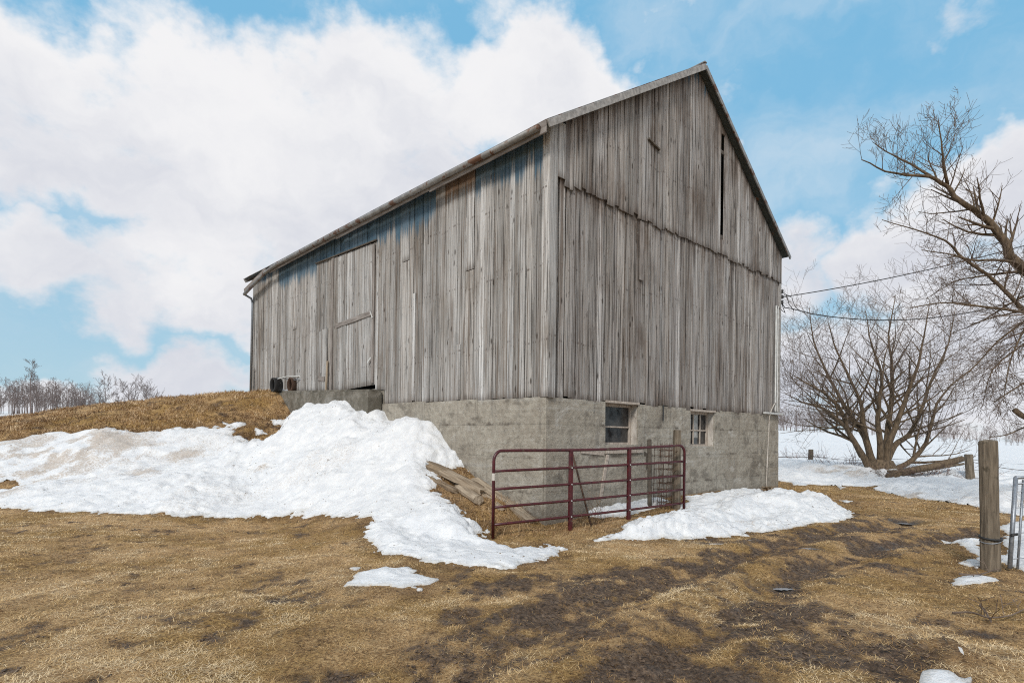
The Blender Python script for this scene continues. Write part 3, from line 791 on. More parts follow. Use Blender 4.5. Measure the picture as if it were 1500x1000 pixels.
# ------------------------------------------------------------------ barn
def board(parent, mat, base, along, out, width, z0, z1, th=0.028, offs=0.0, slant=0.0, ztl=None, ztr=None, zbl=None, zbr=None, hue=0.0, pd=0.0, wob=0.004, name="board", rot=0.0):
    """a plank standing on the wall line: base point, direction along the wall, outward normal"""
    zbl = z0 if zbl is None else zbl; zbr = z0 if zbr is None else zbr
    ztl = z1 if ztl is None else ztl; ztr = z1 if ztr is None else ztr
    rows = 5; vs = []; info = []
    cup = random.uniform(-.003, .003); bow = random.uniform(-.006, .008)
    for i in range(rows):
        f = i / (rows - 1)
        dx0 = random.uniform(-wob, wob) if 0 < i < rows - 1 else 0; dx1 = random.uniform(-wob, wob) if 0 < i < rows - 1 else 0
        zl = zbl + (ztl - zbl) * f; zr = zbr + (ztr - zbr) * f
        o = offs + bow * math.sin(f * math.pi)
        for (a, zz, oo) in ((dx0, zl, o + th), ((dx0 + width + dx1) / 2, (zl + zr) / 2, o + th + cup), (width + dx1, zr, o + th), (width + dx1, zr, o), (dx0, zl, o)):
            vs.append((a + slant * f, oo, zz - z0))
            info.append((max(ztl, ztr) - zz, zz - min(zbl, zbr), hue, pd))
    fs = []
    for i in range(rows - 1):
        for k in range(5):
            a = i * 5 + k; b = i * 5 + (k + 1) % 5
            fs.append((a, b, b + 5, a + 5))
    fs.append((4, 3, 2, 1, 0)); e = (rows - 1) * 5; fs.append(tuple(e + k for k in range(5)))
    # mesh axes: x along, y out, z up; mirrored frames keep outward winding
    M = Matrix(((along.x, out.x, 0), (along.y, out.y, 0), (0, 0, 1)))
    if M.determinant() > 0: fs = [tuple(reversed(q)) for q in fs]
    me = bpy.data.meshes.new(name)
    me.from_pydata([M @ Vector(v) for v in vs], [], fs)
    me.materials.append(mat)
    at_ = me.attributes.new('info', 'FLOAT_COLOR', 'POINT')
    at_.data.foreach_set('color', np.array(info, np.float32).ravel())
    o = bpy.data.objects.new(name, me)
    o.location = (base.x, base.y, z0)
    return link(o, parent)

barn = empty("barn")
tag(barn, "old weathered grey board barn with gable roof on a concrete foundation", "barn")
def part_empty(name, parent):
    o = bpy.data.objects.new(name, None); o.empty_display_size = .1
    return link(o, parent)

EAVE_S = [0, 4.3, 12.4, 14.55]; EAVE_Z = [6.66, 6.78, 6.95, 7.02]
def eave(s): return float(np.interp(s, EAVE_S, EAVE_Z))
RIDGE_T = 4.72
def ridge(s): return 9.76 + 0.02 * s - 0.10 * math.sin(math.pi * max(0, min(1, s / L)))
RE_Z = 6.60                      # wall top at the right eave
def gable_top(t):
    if t < RIDGE_T: return 6.74 + (9.69 - 6.74) * t / RIDGE_T
    return 9.69 + (RE_Z - 9.69) * (t - RIDGE_T) / (W - RIDGE_T)

# eave wall boards
wall_e = part_empty("eave_wall", barn)
rb = random.Random(11)
DOOR0, DOOR1 = 5.72, 8.05
HEAD1 = 9.2
s = 0.10
def bott(s):
    if s < 5.35: return 2.155 + 0.012 * s
    if s < 5.9: return 2.56
    if s < 11.2: return 2.52 + 0.05 * (s - 5.3)
    return 2.75 + 0.04 * (s - 11.2)
while s < L - 0.02:
    wd = rb.choice([.12, .15, .17, .2, .2, .23, .27]) * rb.uniform(.9, 1.1)
    if s < DOOR0 < s + wd + .06: wd = DOOR0 - s - .01
    if s < DOOR1 < s + wd + .06: wd = DOOR1 - s - .01
    if s < HEAD1 < s + wd + .06: wd = HEAD1 - s - .01
    wd = min(wd, L - s)
    if wd < .04: s += wd + .01; continue
    m_ = s + wd / 2
    gap = rb.uniform(.004, .013) if rb.random() > .2 else rb.uniform(.014, .026)
    ofs = rb.uniform(0, .014)
    hue, pd = 0.0, 0.0
    if m_ < 2.0: pd = .62 + rb.uniform(-.12, .25)
    elif m_ < 2.85: hue, pd = 1.0, .50 + rb.uniform(-.05, .1)
    elif m_ < 3.2: pd = 0.0
    elif m_ < 5.6: pd = .75 + rb.uniform(-.1, .2)
    elif m_ < 12.2: pd = .8 + rb.uniform(-.05, .1)
    elif m_ < 14: pd = .25 + rb.uniform(-.1, .2)
    zt = eave(m_) + .02
    if DOOR0 - .01 < m_ < HEAD1:                    # above the door header
        zh = 6.20 + (m_ - DOOR0) * .055
        b_ = board(wall_e, M_BOARD_L, C0 + Lf * s, Lf, NL, wd - gap, zh, zt, offs=ofs + .012, hue=hue, pd=1.1)
        if m_ > DOOR1:
            board(wall_e, M_BOARD_L, C0 + Lf * s, Lf, NL, wd - gap, bott(m_) + rb.uniform(-.02, .02), zh - .012, offs=ofs - .012)
    else:
        zb = bott(m_) + rb.uniform(-.03, .02)
        splits = rb.random() < .16 and m_ > 1
        sl = rb.uniform(-.012, .012)
        lean = -0.10 * max(0, (m_ - 12) / 3)         # the far end of the wall leans
        if splits:
            zc = rb.uniform(3.6, 5.6)
            board(wall_e, M_BOARD_L, C0 + Lf * s, Lf, NL, wd - gap, zb, zc, offs=ofs, wob=.006)
            board(wall_e, M_BOARD_L, C0 + Lf * s, Lf, NL, wd - gap, zc + .012, zt, offs=ofs + .008, hue=hue, pd=pd)
        else:
            board(wall_e, M_BOARD_L, C0 + Lf * (s + .35 * max(0, (m_ - 11.5) / 3.4) * .4), Lf, NL, wd - gap, zb, zt, offs=ofs, slant=lean, hue=hue, pd=pd, wob=.006, zbl=zb + rb.uniform(-.02, .02), zbr=zb + rb.uniform(-.02, .02))
    s += wd
# big door of the ramp: planks, rail, latch
door = part_empty("door", barn)
s = DOOR0
while s < DOOR1 - .03:
    wd = min(rb.uniform(.2, .3), DOOR1 - s)
    if DOOR1 - s - wd < .1: wd = DOOR1 - s
    board(door, M_BOARD_L, C0 + Lf * s, Lf, NL, wd - rb.uniform(.004, .009), 2.70 - (s - DOOR0) * .03, 6.17 + (s - DOOR0) * .055, offs=rb.uniform(.006, .016))
    s += wd
def plank_between(name, p, q, w_, th, mat, parent, up=Vector((0, 0, 1)), seg=1):
    """rectangular bar from p to q: w_ across (along up), th thick"""
    p = Vector(p); q = Vector(q); x = (q - p); ln = x.length; x.normalize()
    y = up.cross(x).normalized(); z = x.cross(y)
    M = Matrix((x, y, z)).transposed()
    mb = MB()
    mb.box(Vector((ln / 2, 0, 0)), (ln, th, w_), None, min(th, w_) * .12)
    o = mb.build(name, mat, parent)
    o.matrix_world = Matrix.Translation(p) @ M.to_4x4()
    return o
def wp(s, z, o=0.0): p = C0 + Lf * s + NL * o; return Vector((p.x, p.y, z))
def gp(t, z, o=0.0): p = C0 + G * t + NG * o; return Vector((p.x, p.y, z))
plank_between("rail", wp(5.95, 4.46, .055), wp(7.85, 4.40, .055), .12, .02, M_TRIM, door)
plank_between("door_header", wp(DOOR0 - .05, 6.19, .07), wp(HEAD1, 6.38, .06), .03, .035, M_INTERIOR, barn)
plank_between("stile", wp(DOOR1 + .06, 2.62, .065), wp(DOOR1 + .02, 6.28, .065), .11, .03, M_TRIM, door, up=Lf)
plank_between("stile", wp(DOOR0 + .10, 2.74, .062), wp(DOOR0 + .10, 6.12, .062), .10, .025, M_TRIM, door, up=Lf)
plank_between("latch", wp(5.92, 4.50, .09), wp(5.80, 4.32, .09), .03, .015, M_CONDUIT, door)
plank_between("hinge", wp(5.86, 3.36, .09), wp(6.02, 3.25, .09), .05, .012, M_CONDUIT, door)
# small door inside the wall
sd_ = part_empty("small_door", barn)
board(sd_, M_BOARD_L, C0 + Lf * 8.42, Lf, NL, .28, 2.66, 4.42, offs=.03)
board(sd_, M_BOARD_L, C0 + Lf * 8.71, Lf, NL, .20, 2.68, 4.38, offs=.032)
plank_between("hinge", wp(8.9, 3.05, .07), wp(8.5, 3.02, .07), .14, .02, M_TRIM, sd_)
plank_between("prop_board", wp(8.30, 2.6, .12), wp(8.32, 3.5, .07), .07, .03, M_PALEPLANK, barn, up=Lf)
# pale vertical battens nailed over gaps
for (s, z0, z1) in ((3.95, 2.25, 4.6), (3.4, 2.2, 5.55), (2.32, 2.2, 3.3)):
    board(wall_e, M_BOARD_L, C0 + Lf * s, Lf, NL, .11, z0, z1, offs=.045, th=.018, name="batten")

# gable wall: lower boards, upper boards lapping over them
wall_g = part_empty("gable_wall", barn)
t = 0.10
rg = random.Random(23)
def skirt(t): return 5.84 + .02 * t / W
while t < W - .02:
    wd = rg.choice([.10, .12, .14, .16, .19, .22]) * rg.uniform(.9, 1.1)
    wd = min(wd, W - t)
    if wd < .04: break
    gap = rg.uniform(.005, .014) if rg.random() > .28 else rg.uniform(.018, .034)
    zb = 2.17 + rg.uniform(-.035, .025) - .02 * t / W
    base = C0 + G * t
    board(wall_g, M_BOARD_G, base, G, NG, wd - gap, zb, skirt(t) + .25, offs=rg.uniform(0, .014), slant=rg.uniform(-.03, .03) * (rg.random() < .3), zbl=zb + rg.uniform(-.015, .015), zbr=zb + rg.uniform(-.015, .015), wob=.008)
    t += wd
t = 0.34
SLOT0, SLOT1 = 5.78, 5.97
while t < W + .06:
    wd = rg.choice([.11, .13, .15, .17, .20, .23]) * rg.uniform(.9, 1.1)
    slot = False
    if t < SLOT0 < t + wd + .07: wd = SLOT0 - t
    if abs(t - SLOT0) < .01: wd = SLOT1 - SLOT0; slot = True
    wd = min(wd, W + .08 - t)
    if wd < .04: break
    gap = rg.uniform(.005, .014) if rg.random() > .28 else rg.uniform(.018, .034)
    zb = skirt(t) + rg.uniform(-.06, .04)
    base = C0 + G * t
    tl, tr = gable_top(min(t, W)), gable_top(min(t + wd, W))
    if slot:
        board(wall_g, M_BOARD_G, base, G, NG, wd - .01, zb, 6.22, offs=.04)
        board(wall_g, M_BOARD_G, base, G, NG, wd - .01, 8.72, tl - .02, offs=.04, ztl=tl, ztr=tr)
    else:
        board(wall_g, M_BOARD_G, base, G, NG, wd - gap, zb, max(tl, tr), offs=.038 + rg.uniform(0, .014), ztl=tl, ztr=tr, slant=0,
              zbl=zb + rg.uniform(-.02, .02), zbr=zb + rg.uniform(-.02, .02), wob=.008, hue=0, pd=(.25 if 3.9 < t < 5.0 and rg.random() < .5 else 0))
    t += wd
for (a, b, c_, d_) in ((5.7, 6.1, 8.38, .10), (5.7, 6.1, 6.32, .14)):
    plank_between("girt", gp(a, c_, -.05), gp(b, c_, -.05), d_, .06, M_TRIM, barn)
plank_between("ledge", gp(2.75, 7.47, .09), gp(3.15, 7.38, .09), .04, .07, M_INTERIOR, barn)
plank_between("patch_board", gp(2.62, 4.62, .06), gp(2.64, 5.80, .05), .13, .02, M_TRIM, barn, up=G)
# corner boards running the full height
for (f0, f1, dr, nr, z0, z1, mat, off_) in ((-.078, .095, Lf, NL, 2.16, 6.70, M_BOARD_L, .022), (-.02, .14, G, NG, 2.15, 6.76, M_BOARD_L, .05), (.145, .335, G, NG, 5.9, 6.84, M_BOARD_L, .045)):
    board(barn, mat, C0 + dr * f0, dr, nr, f1 - f0, z0, z1, offs=off_, name="corner_board")
plank_between("corner_board", gp(W - .02, 2.2, .06), gp(W - .02, 5.82, .06), .09, .03, M_RAKE, barn, up=G)
# far walls: boards of one mesh each
mb = MB()
P = [C0 + G * W, C0 + G * W + Lf * L, C0 + Lf * L]
back = MB(); tt = 0
while tt < L:
    p = C0 + G * W + Lf * (tt + .1); back.box((p.x, p.y, (RE_Z + 2.1) / 2), (.03, .19, RE_Z - 2.1), Matrix.Rotation(math.atan2(Lf.y, Lf.x) - math.pi / 2, 3, 'Z')); tt += .2
o = back.build("rear_eave_wall", M_BOARD_G, barn); o['kind'] = 'stuff'
back = MB(); tt = 0
while tt < W - .2:
    p = C0 + Lf * L + G * (tt + .1); ht = gable_top(tt + .1) + .15; back.box((p.x, p.y, (ht + 2.0) / 2), (.19, .03, ht - 2.0), Matrix.Rotation(math.atan2(G.y, G.x), 3, 'Z')); tt += .2
o = back.build("rear_gable_wall", M_BOARD_G, barn); o['kind'] = 'stuff'
# hay floor keeps the interior dark
fl = [gp(.2, 2.25, -.2), gp(W - .2, 2.25, -.2), C0 + G * (W - .2) + Lf * (L - .2) + Vector((0, 0, 2.25)), C0 + G * .2 + Lf * (L - .2) + Vector((0, 0, 2.25))]
mesh_obj("barn_floor", fl, [(0, 1, 2, 3)], M_INTERIOR, barn)

# roof: two slabs with sagging ridge
RK, EOL, EOR = .22, .27, .20
EO = EOL
LIFT = 0.0          # overhang at the gable and at the eaves
def roof_side(sign, zoff, th, mat, name, inset=0.0):
    vs = []; fs = []
    S = np.linspace(-RK + inset, L + RK - inset, 15); EO = EOL if sign < 0 else EOR
    for s in S:
        sc = max(0, min(L, s))
        zr = ridge(sc) + zoff
        if sign < 0: te, ze = -EO + inset, eave(sc) + .10 + LIFT
        else: te, ze = W + EO - inset, RE_Z + .10
        tw = 0.0 if sign < 0 else W
        slope = (zr - zoff - ze) / (RIDGE_T - tw if sign < 0 else tw - RIDGE_T)
        ze2 = ze - slope * (EO - inset) + zoff
        n = 3
        for k in range(n + 1):
            f = k / n; tt = te + (RIDGE_T - te) * f; zz = ze2 + (zr - ze2) * f
            p = C0 + Lf * s + G * tt
            vs.append((p.x, p.y, zz)); vs.append((p.x, p.y, zz - th))
    c = 8
    for i in range(len(S) - 1):
        for k in range(3):
            a = i * c + k * 2
            fs.append((a, a + 2, a + c + 2, a + c)); fs.append((a + 1, a + c + 1, a + c + 3, a + 3))
        a = i * c; fs.append((a, a + c, a + c + 1, a + 1))
        a = i * c + 6; fs.append((a, a + 1, a + c + 1, a + c))
    for i in (0, len(S) - 1):
        for k in range(3):
            a = i * c + k * 2; fs.append((a, a + 1, a + 3, a + 2))
    return mesh_obj(name, vs, fs, mat, barn)
roof_side(-1, .062, .022, M_ROOF, "roof_sheet"); roof_side(1, .062, .022, M_ROOF, "roof_sheet")
roof_side(-1, .036, .05, M_SOFFIT, "roof_decking", .03); roof_side(1, .036, .05, M_SOFFIT, "roof_decking", .03)
def roofline(s, sign, t):   # top of the decking at the given place
    sc = max(0, min(L, s)); zr = ridge(sc)
    ze = eave(sc) + .10 + LIFT if sign < 0 else RE_Z + .10
    tw = 0.0 if sign < 0 else W
    return ze + (zr - ze) * ((t - tw) / (RIDGE_T - tw))
def rt(s, t, dz=0.0):
    sg = -1 if t <= RIDGE_T else 1
    p = C0 + Lf * s + G * t
    return Vector((p.x, p.y, roofline(s, sg, t) + dz))
plank_between("rake_board", rt(-RK - .02, -EO, -.03), rt(-RK - .02, RIDGE_T, -.03), .115, .03, M_RAKE, barn)
plank_between("rake_board", rt(-RK - .02, RIDGE_T, -.03), rt(-RK - .02, W + EOR, -.03), .10, .03, M_ROOF, barn)
plank_between("rake_board", rt(L + RK + .02, -EO, -.03), rt(L + RK + .02, RIDGE_T, -.03), .15, .03, M_RAKE, barn)
plank_between("ridge_cap", rt(-RK - .02, RIDGE_T, .07), rt(L + RK, RIDGE_T, .07), .03, .09, M_ROOF, barn)
for a, b in ((-RK, 3.1), (3.12, 7.4), (7.42, 12.2)):
    plank_between("fascia", rt(a, -EO - .02, -.05), rt(b, -EO - .02, -.09), .21, .03, M_TRIM, barn)
# gutter that droops at the far end
g_pts = [rt(-.1, -EO - .08, -.02), rt(4, -EO - .08, -.03), rt(8, -EO - .08, -.03), rt(11.5, -EO - .08, -.04), at(400, 396, 18.9) , at(363, 430, 20.2)]
g_pts[4] = rt(12.5, -EO - .06, -.10); e_ = rt(14.6, -EO - .06, 0); e_.z = 6.40; g_pts[5] = e_
mb = MB(); mb.tube(g_pts, .055, 8); mb.build("gutter", M_ROOF, barn, True)
plank_between("fallen_fascia", g_pts[4] + Vector((0, 0, .06)), g_pts[5] + Vector((0, 0, .10)), .18, .03, M_TRIM, barn)
mb = MB()
dp = [g_pts[5], wp(L + .02, 6.28, .10), wp(L - .02, 6.1, .07), wp(L + .08, 2.8, .07)]
mb.tube(dp, .038, 8); mb.build("downspout", M_STEEL, barn, True)

# concrete foundation in poured courses
found = part_empty("foundation", barn)
TH = .32
def slab(p0, dr, nr, a0, a1, z0, z1, proud, name="concrete_course", bev=.003):
    """course block along direction dr from a0 to a1; outer face proud of the wall line"""
    rot = Matrix(((dr.x, -nr.x, 0), (dr.y, -nr.y, 0), (0, 0, 1)))
    c = p0 + dr * ((a0 + a1) / 2) + nr * (proud - TH / 2)
    mb = MB(); mb.box((0, 0, 0), (a1 - a0, TH, z1 - z0), None, bev)
    o = mb.build(name, M_CONC, found)
    if rot.determinant() < 0:
        o.data.flip_normals()
    o.matrix_world = Matrix.Translation((c.x, c.y, (z0 + z1) / 2)) @ rot.to_4x4()
    return o
W1 = (1.56, 2.60, 1.34, 2.14); W2 = (4.60, 5.68, 1.30, 2.10)
levels = [-.3, .52, 1.12, 1.70, 2.16]
rc = random.Random(5)
for i in range(4):
    z0, z1 = levels[i], levels[i + 1]
    pr = .035 + rc.uniform(0, .014) * (3 - i) * .6
    cuts = []
    for (a, b, zb, zt) in (W1, W2):
        if z1 > zb + .02: cuts.append((a, b, zb))
    seg = [(-.02, None)]
    cur = -.035
    for (a, b, zb) in cuts:
        slab(C0, G, NG, cur, a, z0, z1 - .0015, pr)
        if zb > z0 + .02: slab(C0, G, NG, a + .002, b - .002, z0, zb, pr - .008, "concrete_sill")
        cur = b
    slab(C0, G, NG, cur, W + .03, z0, z1 - .0015, pr)
    for (q0, q1, zz) in ((.0, 1.78, 2.165), (1.784, 3.56, 2.19), (3.564, 5.35, 2.215)):
        if i < 3 and q0 == 0: slab(C0, Lf, NL, .0, 5.35, z0, z1 - .0015, pr + .004)
        if i == 3: slab(C0, Lf, NL, q0, q1, z0, zz, pr + .004 + q0 * .002)
    slab(C0, Lf, NL, 5.36, L, z0, (z1 - .0015) if i < 3 else 2.6, pr - .03)
    slab(C0 + G * (W - .02), Lf, Vector((-NL.x, -NL.y, 0)), .0, L, z0, z1 - .0015, .02)
# lintel-height white sill strip near the right corner
plank_between("ledge_board", gp(W - 1.05, 2.19, .10), gp(W + .12, 2.19, .10), .05, .06, M_CONDUIT, barn)
# bricked-up old doorway traces: pale frame boards under window one
plank_between("old_door_frame", gp(1.55, 1.22, .06), gp(2.75, 1.22, .06), .06, .018, M_SASH, barn)
plank_between("old_door_frame", gp(1.62, 1.17, .055), gp(1.42, .35, .055), .08, .018, M_SASH, barn, up=G)
plank_between("crack_filler", gp(.85, 1.24, .058), gp(1.5, 1.19, .058), .07, .006, M_SASH, barn)
plank_between("strap", gp(3.46, 1.86, .06), gp(3.46, 2.18, .06), .035, .01, M_BLACK, barn, up=G)

M_LITPANE = mat_simple("light_painted_pane", (0.20, 0.20, 0.19), (0.40, 0.39, 0.37), 5, 0.3, 0, (1, 1, 2), .05, .002)  # pale colour paints the light seen in window two's panes
def window(a, b, zb, zt, bars, lab):
    wv = part_empty("window", barn)
    d = -.16
    mb = MB()
    rot = Matrix(((G.x, -NG.x, 0), (G.y, -NG.y, 0), (0, 0, 1)))
    def bx(a0, a1, z0, z1, dep, thk, mb):
        c = C0 + G * ((a0 + a1) / 2) + NG * dep
        mb.box((c.x, c.y, (z0 + z1) / 2), (a1 - a0, thk, z1 - z0), rot, .004)
    fr = .055
    bx(a, a + fr, zb, zt, d, .06, mb); bx(b - fr, b, zb, zt, d, .06, mb)
    bx(a + fr, b - fr, zt - fr, zt, d, .06, mb); bx(a + fr, b - fr, zb, zb + fr, d, .06, mb)
    mb.build("frame", M_SASH, wv)
    m2 = MB(); bx(a + fr - .005, b - fr + .005, zb + fr - .005, zt - fr + .005, d - .012, .008, m2)
    m2.build("pane", M_GLASS, wv)
    if lab == "b":
        for (p0, p1) in ((a + .055, a + .36), (a + .43, a + .66)):
            m7 = MB(); bx(p0, p1, zb + .2, zt - .06, d - .002, .008, m7); m7.build("pane", M_LITPANE, wv)
    for (ba, bb, z0, z1) in bars:
        m3 = MB(); bx(ba, bb, z0, z1, d + .012, .03, m3); m3.build("glazing_bar", M_SASH, wv)
    m4 = MB(); bx(b - .001, b + .04, zb - .02, zt + .01, -.06, .14, m4); m4.build("casing", M_WHITE, wv)
    m5 = MB(); bx(a + .003, b - .003, zb - .03, zb + .012, -.06, .18, m5); m5.build("sill", M_CONC, wv)
    m6 = MB(); bx(a, b + .04, zt, zt + .045, -.05, .2, m6); m6.build("lintel_board", M_SASH, wv)
window(*W1, [(1.62, 2.54, 1.68, 1.71)], "a")
window(*W2, [(5.02, 5.05, 1.36, 2.04), (5.32, 5.35, 1.36, 2.04), (4.66, 5.62, 1.66, 1.69)], "b")
# electric service on the corner of the gable wall
for t_, r_ in ((8.93, .022), (9.05, .018)):
    mb = MB(); mb.tube([gp(t_, 5.15, .09), gp(t_ + .005, 2.32, .09), gp(t_ - .02, 2.24, .11)], r_, 8)
    mb.build("conduit", M_CONDUIT, barn, True)
mb = MB(); mb.tube([gp(8.95, 2.5, .11), gp(8.80, 2.44, .12), gp(8.62, 2.3, .13), gp(8.55, 2.1, .10), gp(8.50, 1.2, .09), gp(8.44, .45, .09), gp(8.42, .12, .10)], .015, 6)
mb.build("power_cable", M_WHITE, barn, True)
ins_z = (5.62, 5.47, 5.32)
rack = MB(); rack.box(gp(W + .02, 5.47, .05), (.03, .03, .5), None, .004); rack.build("insulator_rack", M_BLACK, barn)
for z in ins_z:
    mb = MB(); mb.tube([gp(W + .09, z - .05, .06), gp(W + .09, z - .03, .06), gp(W + .09, z, .06), gp(W + .09, z + .03, .06), gp(W + .09, z + .05, .06)], [.03, .05, .032, .05, .03], 10)
    mb.build("insulator", M_BLACK, barn, True)
def catenary(p, q, sag, n=18):
    return [p.lerp(q, i / n) - Vector((0, 0, sag * 4 * (i / n) * (1 - i / n))) for i in range(n + 1)]
w0 = gp(W + .12, 5.47, .06)
mb = MB(); mb.tube(catenary(w0, at(1620, 325, 15.0), .18), .013, 5)
tag(mb.build("overhead_wire", M_WIRE, None, True), "upper black overhead wire running from barn corner up to the right", "wire", "wires from the barn corner")
mb = MB(); mb.tube([gp(W + .12, 5.30, .06), gp(W + .2, 5.18, .1), at(1160, 452, 15.8)] + catenary(at(1165, 455, 15.8), at(1640, 385, 14.6), .75)[1:], .014, 5)
tag(mb.build("overhead_wire", M_WIRE, None, True), "lower sagging black wire running from barn corner behind the branches", "wire", "wires from the barn corner")
mb = MB()
mb.tube([gp(W + .1, 5.5, .08), at(1152, 432, 15.9), at(1156, 446, 15.9), at(1163, 455, 15.8)], .010, 5)
mb.tube([gp(W - .3, 5.12, .1), at(1142, 452, 15.7), at(1150, 458, 15.8), at(1144, 442, 15.8), gp(W + .1, 5.32, .06)], .010, 5)
mb.tube([at(1146, 428, 15.9), at(1160, 436, 15.9), at(1164, 448, 15.8), at(1172, 456, 15.8)], .008, 5)
mb.build("drip_loop", M_WIRE, barn, True)

# ------------------------------------------------------------------ ramp retaining wall
rw = empty("retaining_wall", wp(8.2, 0, .2))
tag(rw, "low dark stained concrete ramp wall below the big barn door", "wall")
rot = Matrix(((Lf.x, NL.x, 0), (Lf.y, NL.y, 0), (0, 0, 1)))
def rbox(s0, s1, o0, o1, za, zb, ztop1=None):
    mb = MB(); ztop1 = zb if ztop1 is None else ztop1
    vs = []
    for (s, zt) in ((s0, zb), (s1, ztop1)):
        for o in (o0, o1):
            for z in (za, zt):
                p = wp(s, z, o); vs.append(p - rw.location)
    mb.add(vs, [(0, 1, 3, 2), (4, 6, 7, 5), (0, 4, 5, 1), (2, 3, 7, 6), (0, 2, 6, 4), (1, 5, 7, 3)])
    return mb
rbox(5.36, 10.9, .06, .42, .9, 2.50, 2.72).build("concrete_wall", M_CONC_D, rw)
rbox(5.40, 10.86, .055, .36, 2.504, 2.55, 2.79).build("coping", M_CONC_D, rw)

# ------------------------------------------------------------------ red farm gate
A = hit(722, 788); A.z = tz(A.x, A.y)
B = Vector((3.32, 10.85, 0.05))
gate = empty("farm_gate", A)
tag(gate, "dark red tubular steel farm gate leaning in front of the barn foundation", "gate")
gd = (B - A); glen = gd.length; gdn = gd.normalized()
def gpos(f, h): 
    sagz = -.035 * math.sin(math.pi * min(1, f)) if h > 1 else -.01 * math.sin(math.pi * f)
    return gd * f + Vector((0, 0, h + sagz))
mb = MB(); R = .10
pts = [gpos(0, 0), gpos(0, 1.31 - R * 1.6)]
for k in range(1, 6):
    a = k / 6 * math.pi / 2; pts.append(gpos((R * 1.6 * (1 - math.cos(a))) / glen, 1.31 - R * 1.6 + R * 1.6 * math.sin(a)))
for k in range(1, 12): pts.append(gpos((R * 1.6) / glen + (1 - 2 * R * 1.6 / glen) * k / 12, 1.31))
for k in range(0, 6):
    a = math.pi / 2 - k / 6 * math.pi / 2; pts.append(gpos(1 - (R * 1.6 * (1 - math.cos(a))) / glen, 1.31 - R * 1.6 + R * 1.6 * math.sin(a)))
pts += [gpos(1, 1.31 - R * 1.6), gpos(1, .02)]
mb.tube(pts, .0245, 10); mb.build("frame", M_GATE, gate, True)
for h in (1.0, .73, .46, .20):
    mb = MB(); mb.tube([gpos(k / 10, h) for k in range(11)], .021, 8); mb.build("rail", M_GATE, gate, True)
for u in (.345, .655):
    mb = MB(); c = gpos(u, .62) - Vector((0, 0, 0)); n = Vector((gdn.y, -gdn.x, 0))
    rotg = Matrix(((gdn.x, n.x, 0), (gdn.y, n.y, 0), (0, 0, 1)))
    mb.box(c + n * .0 + Vector((0, 0, 0)), (.065, .056, 1.33), rotg, .006); mb.build("upright", M_GATE, gate)
    for h in (1.0, .73, .46, .2):
        mb = MB(); q = gpos(u, h) + n * .03; mb.tube([q, q + n * .008], .012, 8); mb.build("bolt", M_CONDUIT, gate)
mb = MB(); mb.tube([gpos(0, .86), gpos(0, .97)], .0262, 10, False); mb.build("reflective_band", M_WHITE, gate, True)
mb = MB(); q = gpos(1, .98); mb.tube([q, q + gdn * .06, q + gdn * .07 + Vector((0, 0, -.03))], .01, 6); mb.build("hinge_pin", M_CONDUIT, gate, True)

# wooden post behind the gate's right end, dark post, wire roll and leaning rod
def post(name, p, h, r, lean, mat, label, cat, group=None, top=0.9, sides=14, seed=0):
    o = empty(name, p); mb = MB(); rr = random.Random(seed)
    n = 9; pts = []; rad = []
    for k in range(n):
        f = k / (n - 1); pts.append(Vector((lean[0] * f, lean[1] * f, -.2 + (h + .2) * f))); rad.append(r * (1 + (top - 1) * f) * rr.uniform(.96, 1.04))
    pts.append(pts[-1] + Vector((0, 0, .012))); rad.append(rad[-1] * .8)
    mb.tube(pts, rad, sides)
    for i, v in enumerate(mb.v):
        k = i % sides; mb.v[i] = v + Vector((math.cos(k * 2.4) * r * .05, math.sin(k * 1.7) * r * .05, rr.uniform(-.01, .01) if i > (n - 1) * sides else 0))
    mb.build("post_shaft", mat, o, False)
    tag(o, label, cat, group); return o
pb = Vector((3.24, 11.08, .04))
post("wooden_post", pb, 1.60, .085, (.0, .0), M_POST, "square-topped grey wooden post standing behind the right end of the red gate", "post", top=.97, sides=8, seed=3)
pk = at(952, 745, 10.95); pk.z = .03
post("wooden_post", pk, 1.42, .045, (-.02, 0.02), M_INTERIOR, "thin dark post beside the wire roll behind the red gate", "post", seed=4)
# wire roll: upright coil of square mesh
wr = empty("wire_roll", at(975, 745, 11.1)); wr.location.z = .03
tag(wr, "rusty roll of square wire fencing leaning between two posts by the barn", "wire fencing")
rw_ = random.Random(8)
spiral = []
for ring, rad0 in ((0, .25), (1, .20), (2, .15)):
    mb = MB()
    for z in np.arange(0.06, 1.36, .13):
        zz = z + rw_.uniform(-.015, .015)
        mb.tube([Vector((rad0 * (1 + .05 * math.sin(3 * a + z * 9 + ring)) * math.cos(a), .7 * rad0 * math.sin(a), zz + .015 * math.sin(a * 2 + ring))) for a in np.linspace(0, 2 * math.pi, 15)], .0042, 3, False)
    for a in np.linspace(0, 2 * math.pi, 13)[:-1]:
        mb.tube([Vector((rad0 * math.cos(a + rw_.uniform(-.05, .05)), .7 * rad0 * math.sin(a), z)) for z in np.linspace(.04, 1.34 + rw_.uniform(-.03, .05), 5)], .0036, 3, False)
    o = mb.build("wire_coil", M_RUST, wr)
    o.rotation_euler = (random.uniform(-.04, .04), random.uniform(-.05, .05), ring * .4)
o = MB(); p0 = at(838, 662, 9.75); p1 = at(866, 768, 9.5); p1.z = tz(p1.x, p1.y) + .02
o.tube([p0, p1], .016, 6); tag(o.build("rod", M_RUST, None, True), "thin rusty brown rod leaning upright behind the red gate", "rod")
# timber leaning against wall beside the wire roll
pA = at(926, 730, 11.2); pB = at(948, 664, 11.45)
tag(plank_between("leaning_plank", pA, pB, .24, .03, M_INTERIOR, None), "dark short plank leaning on the wall left of the wire roll", "plank")

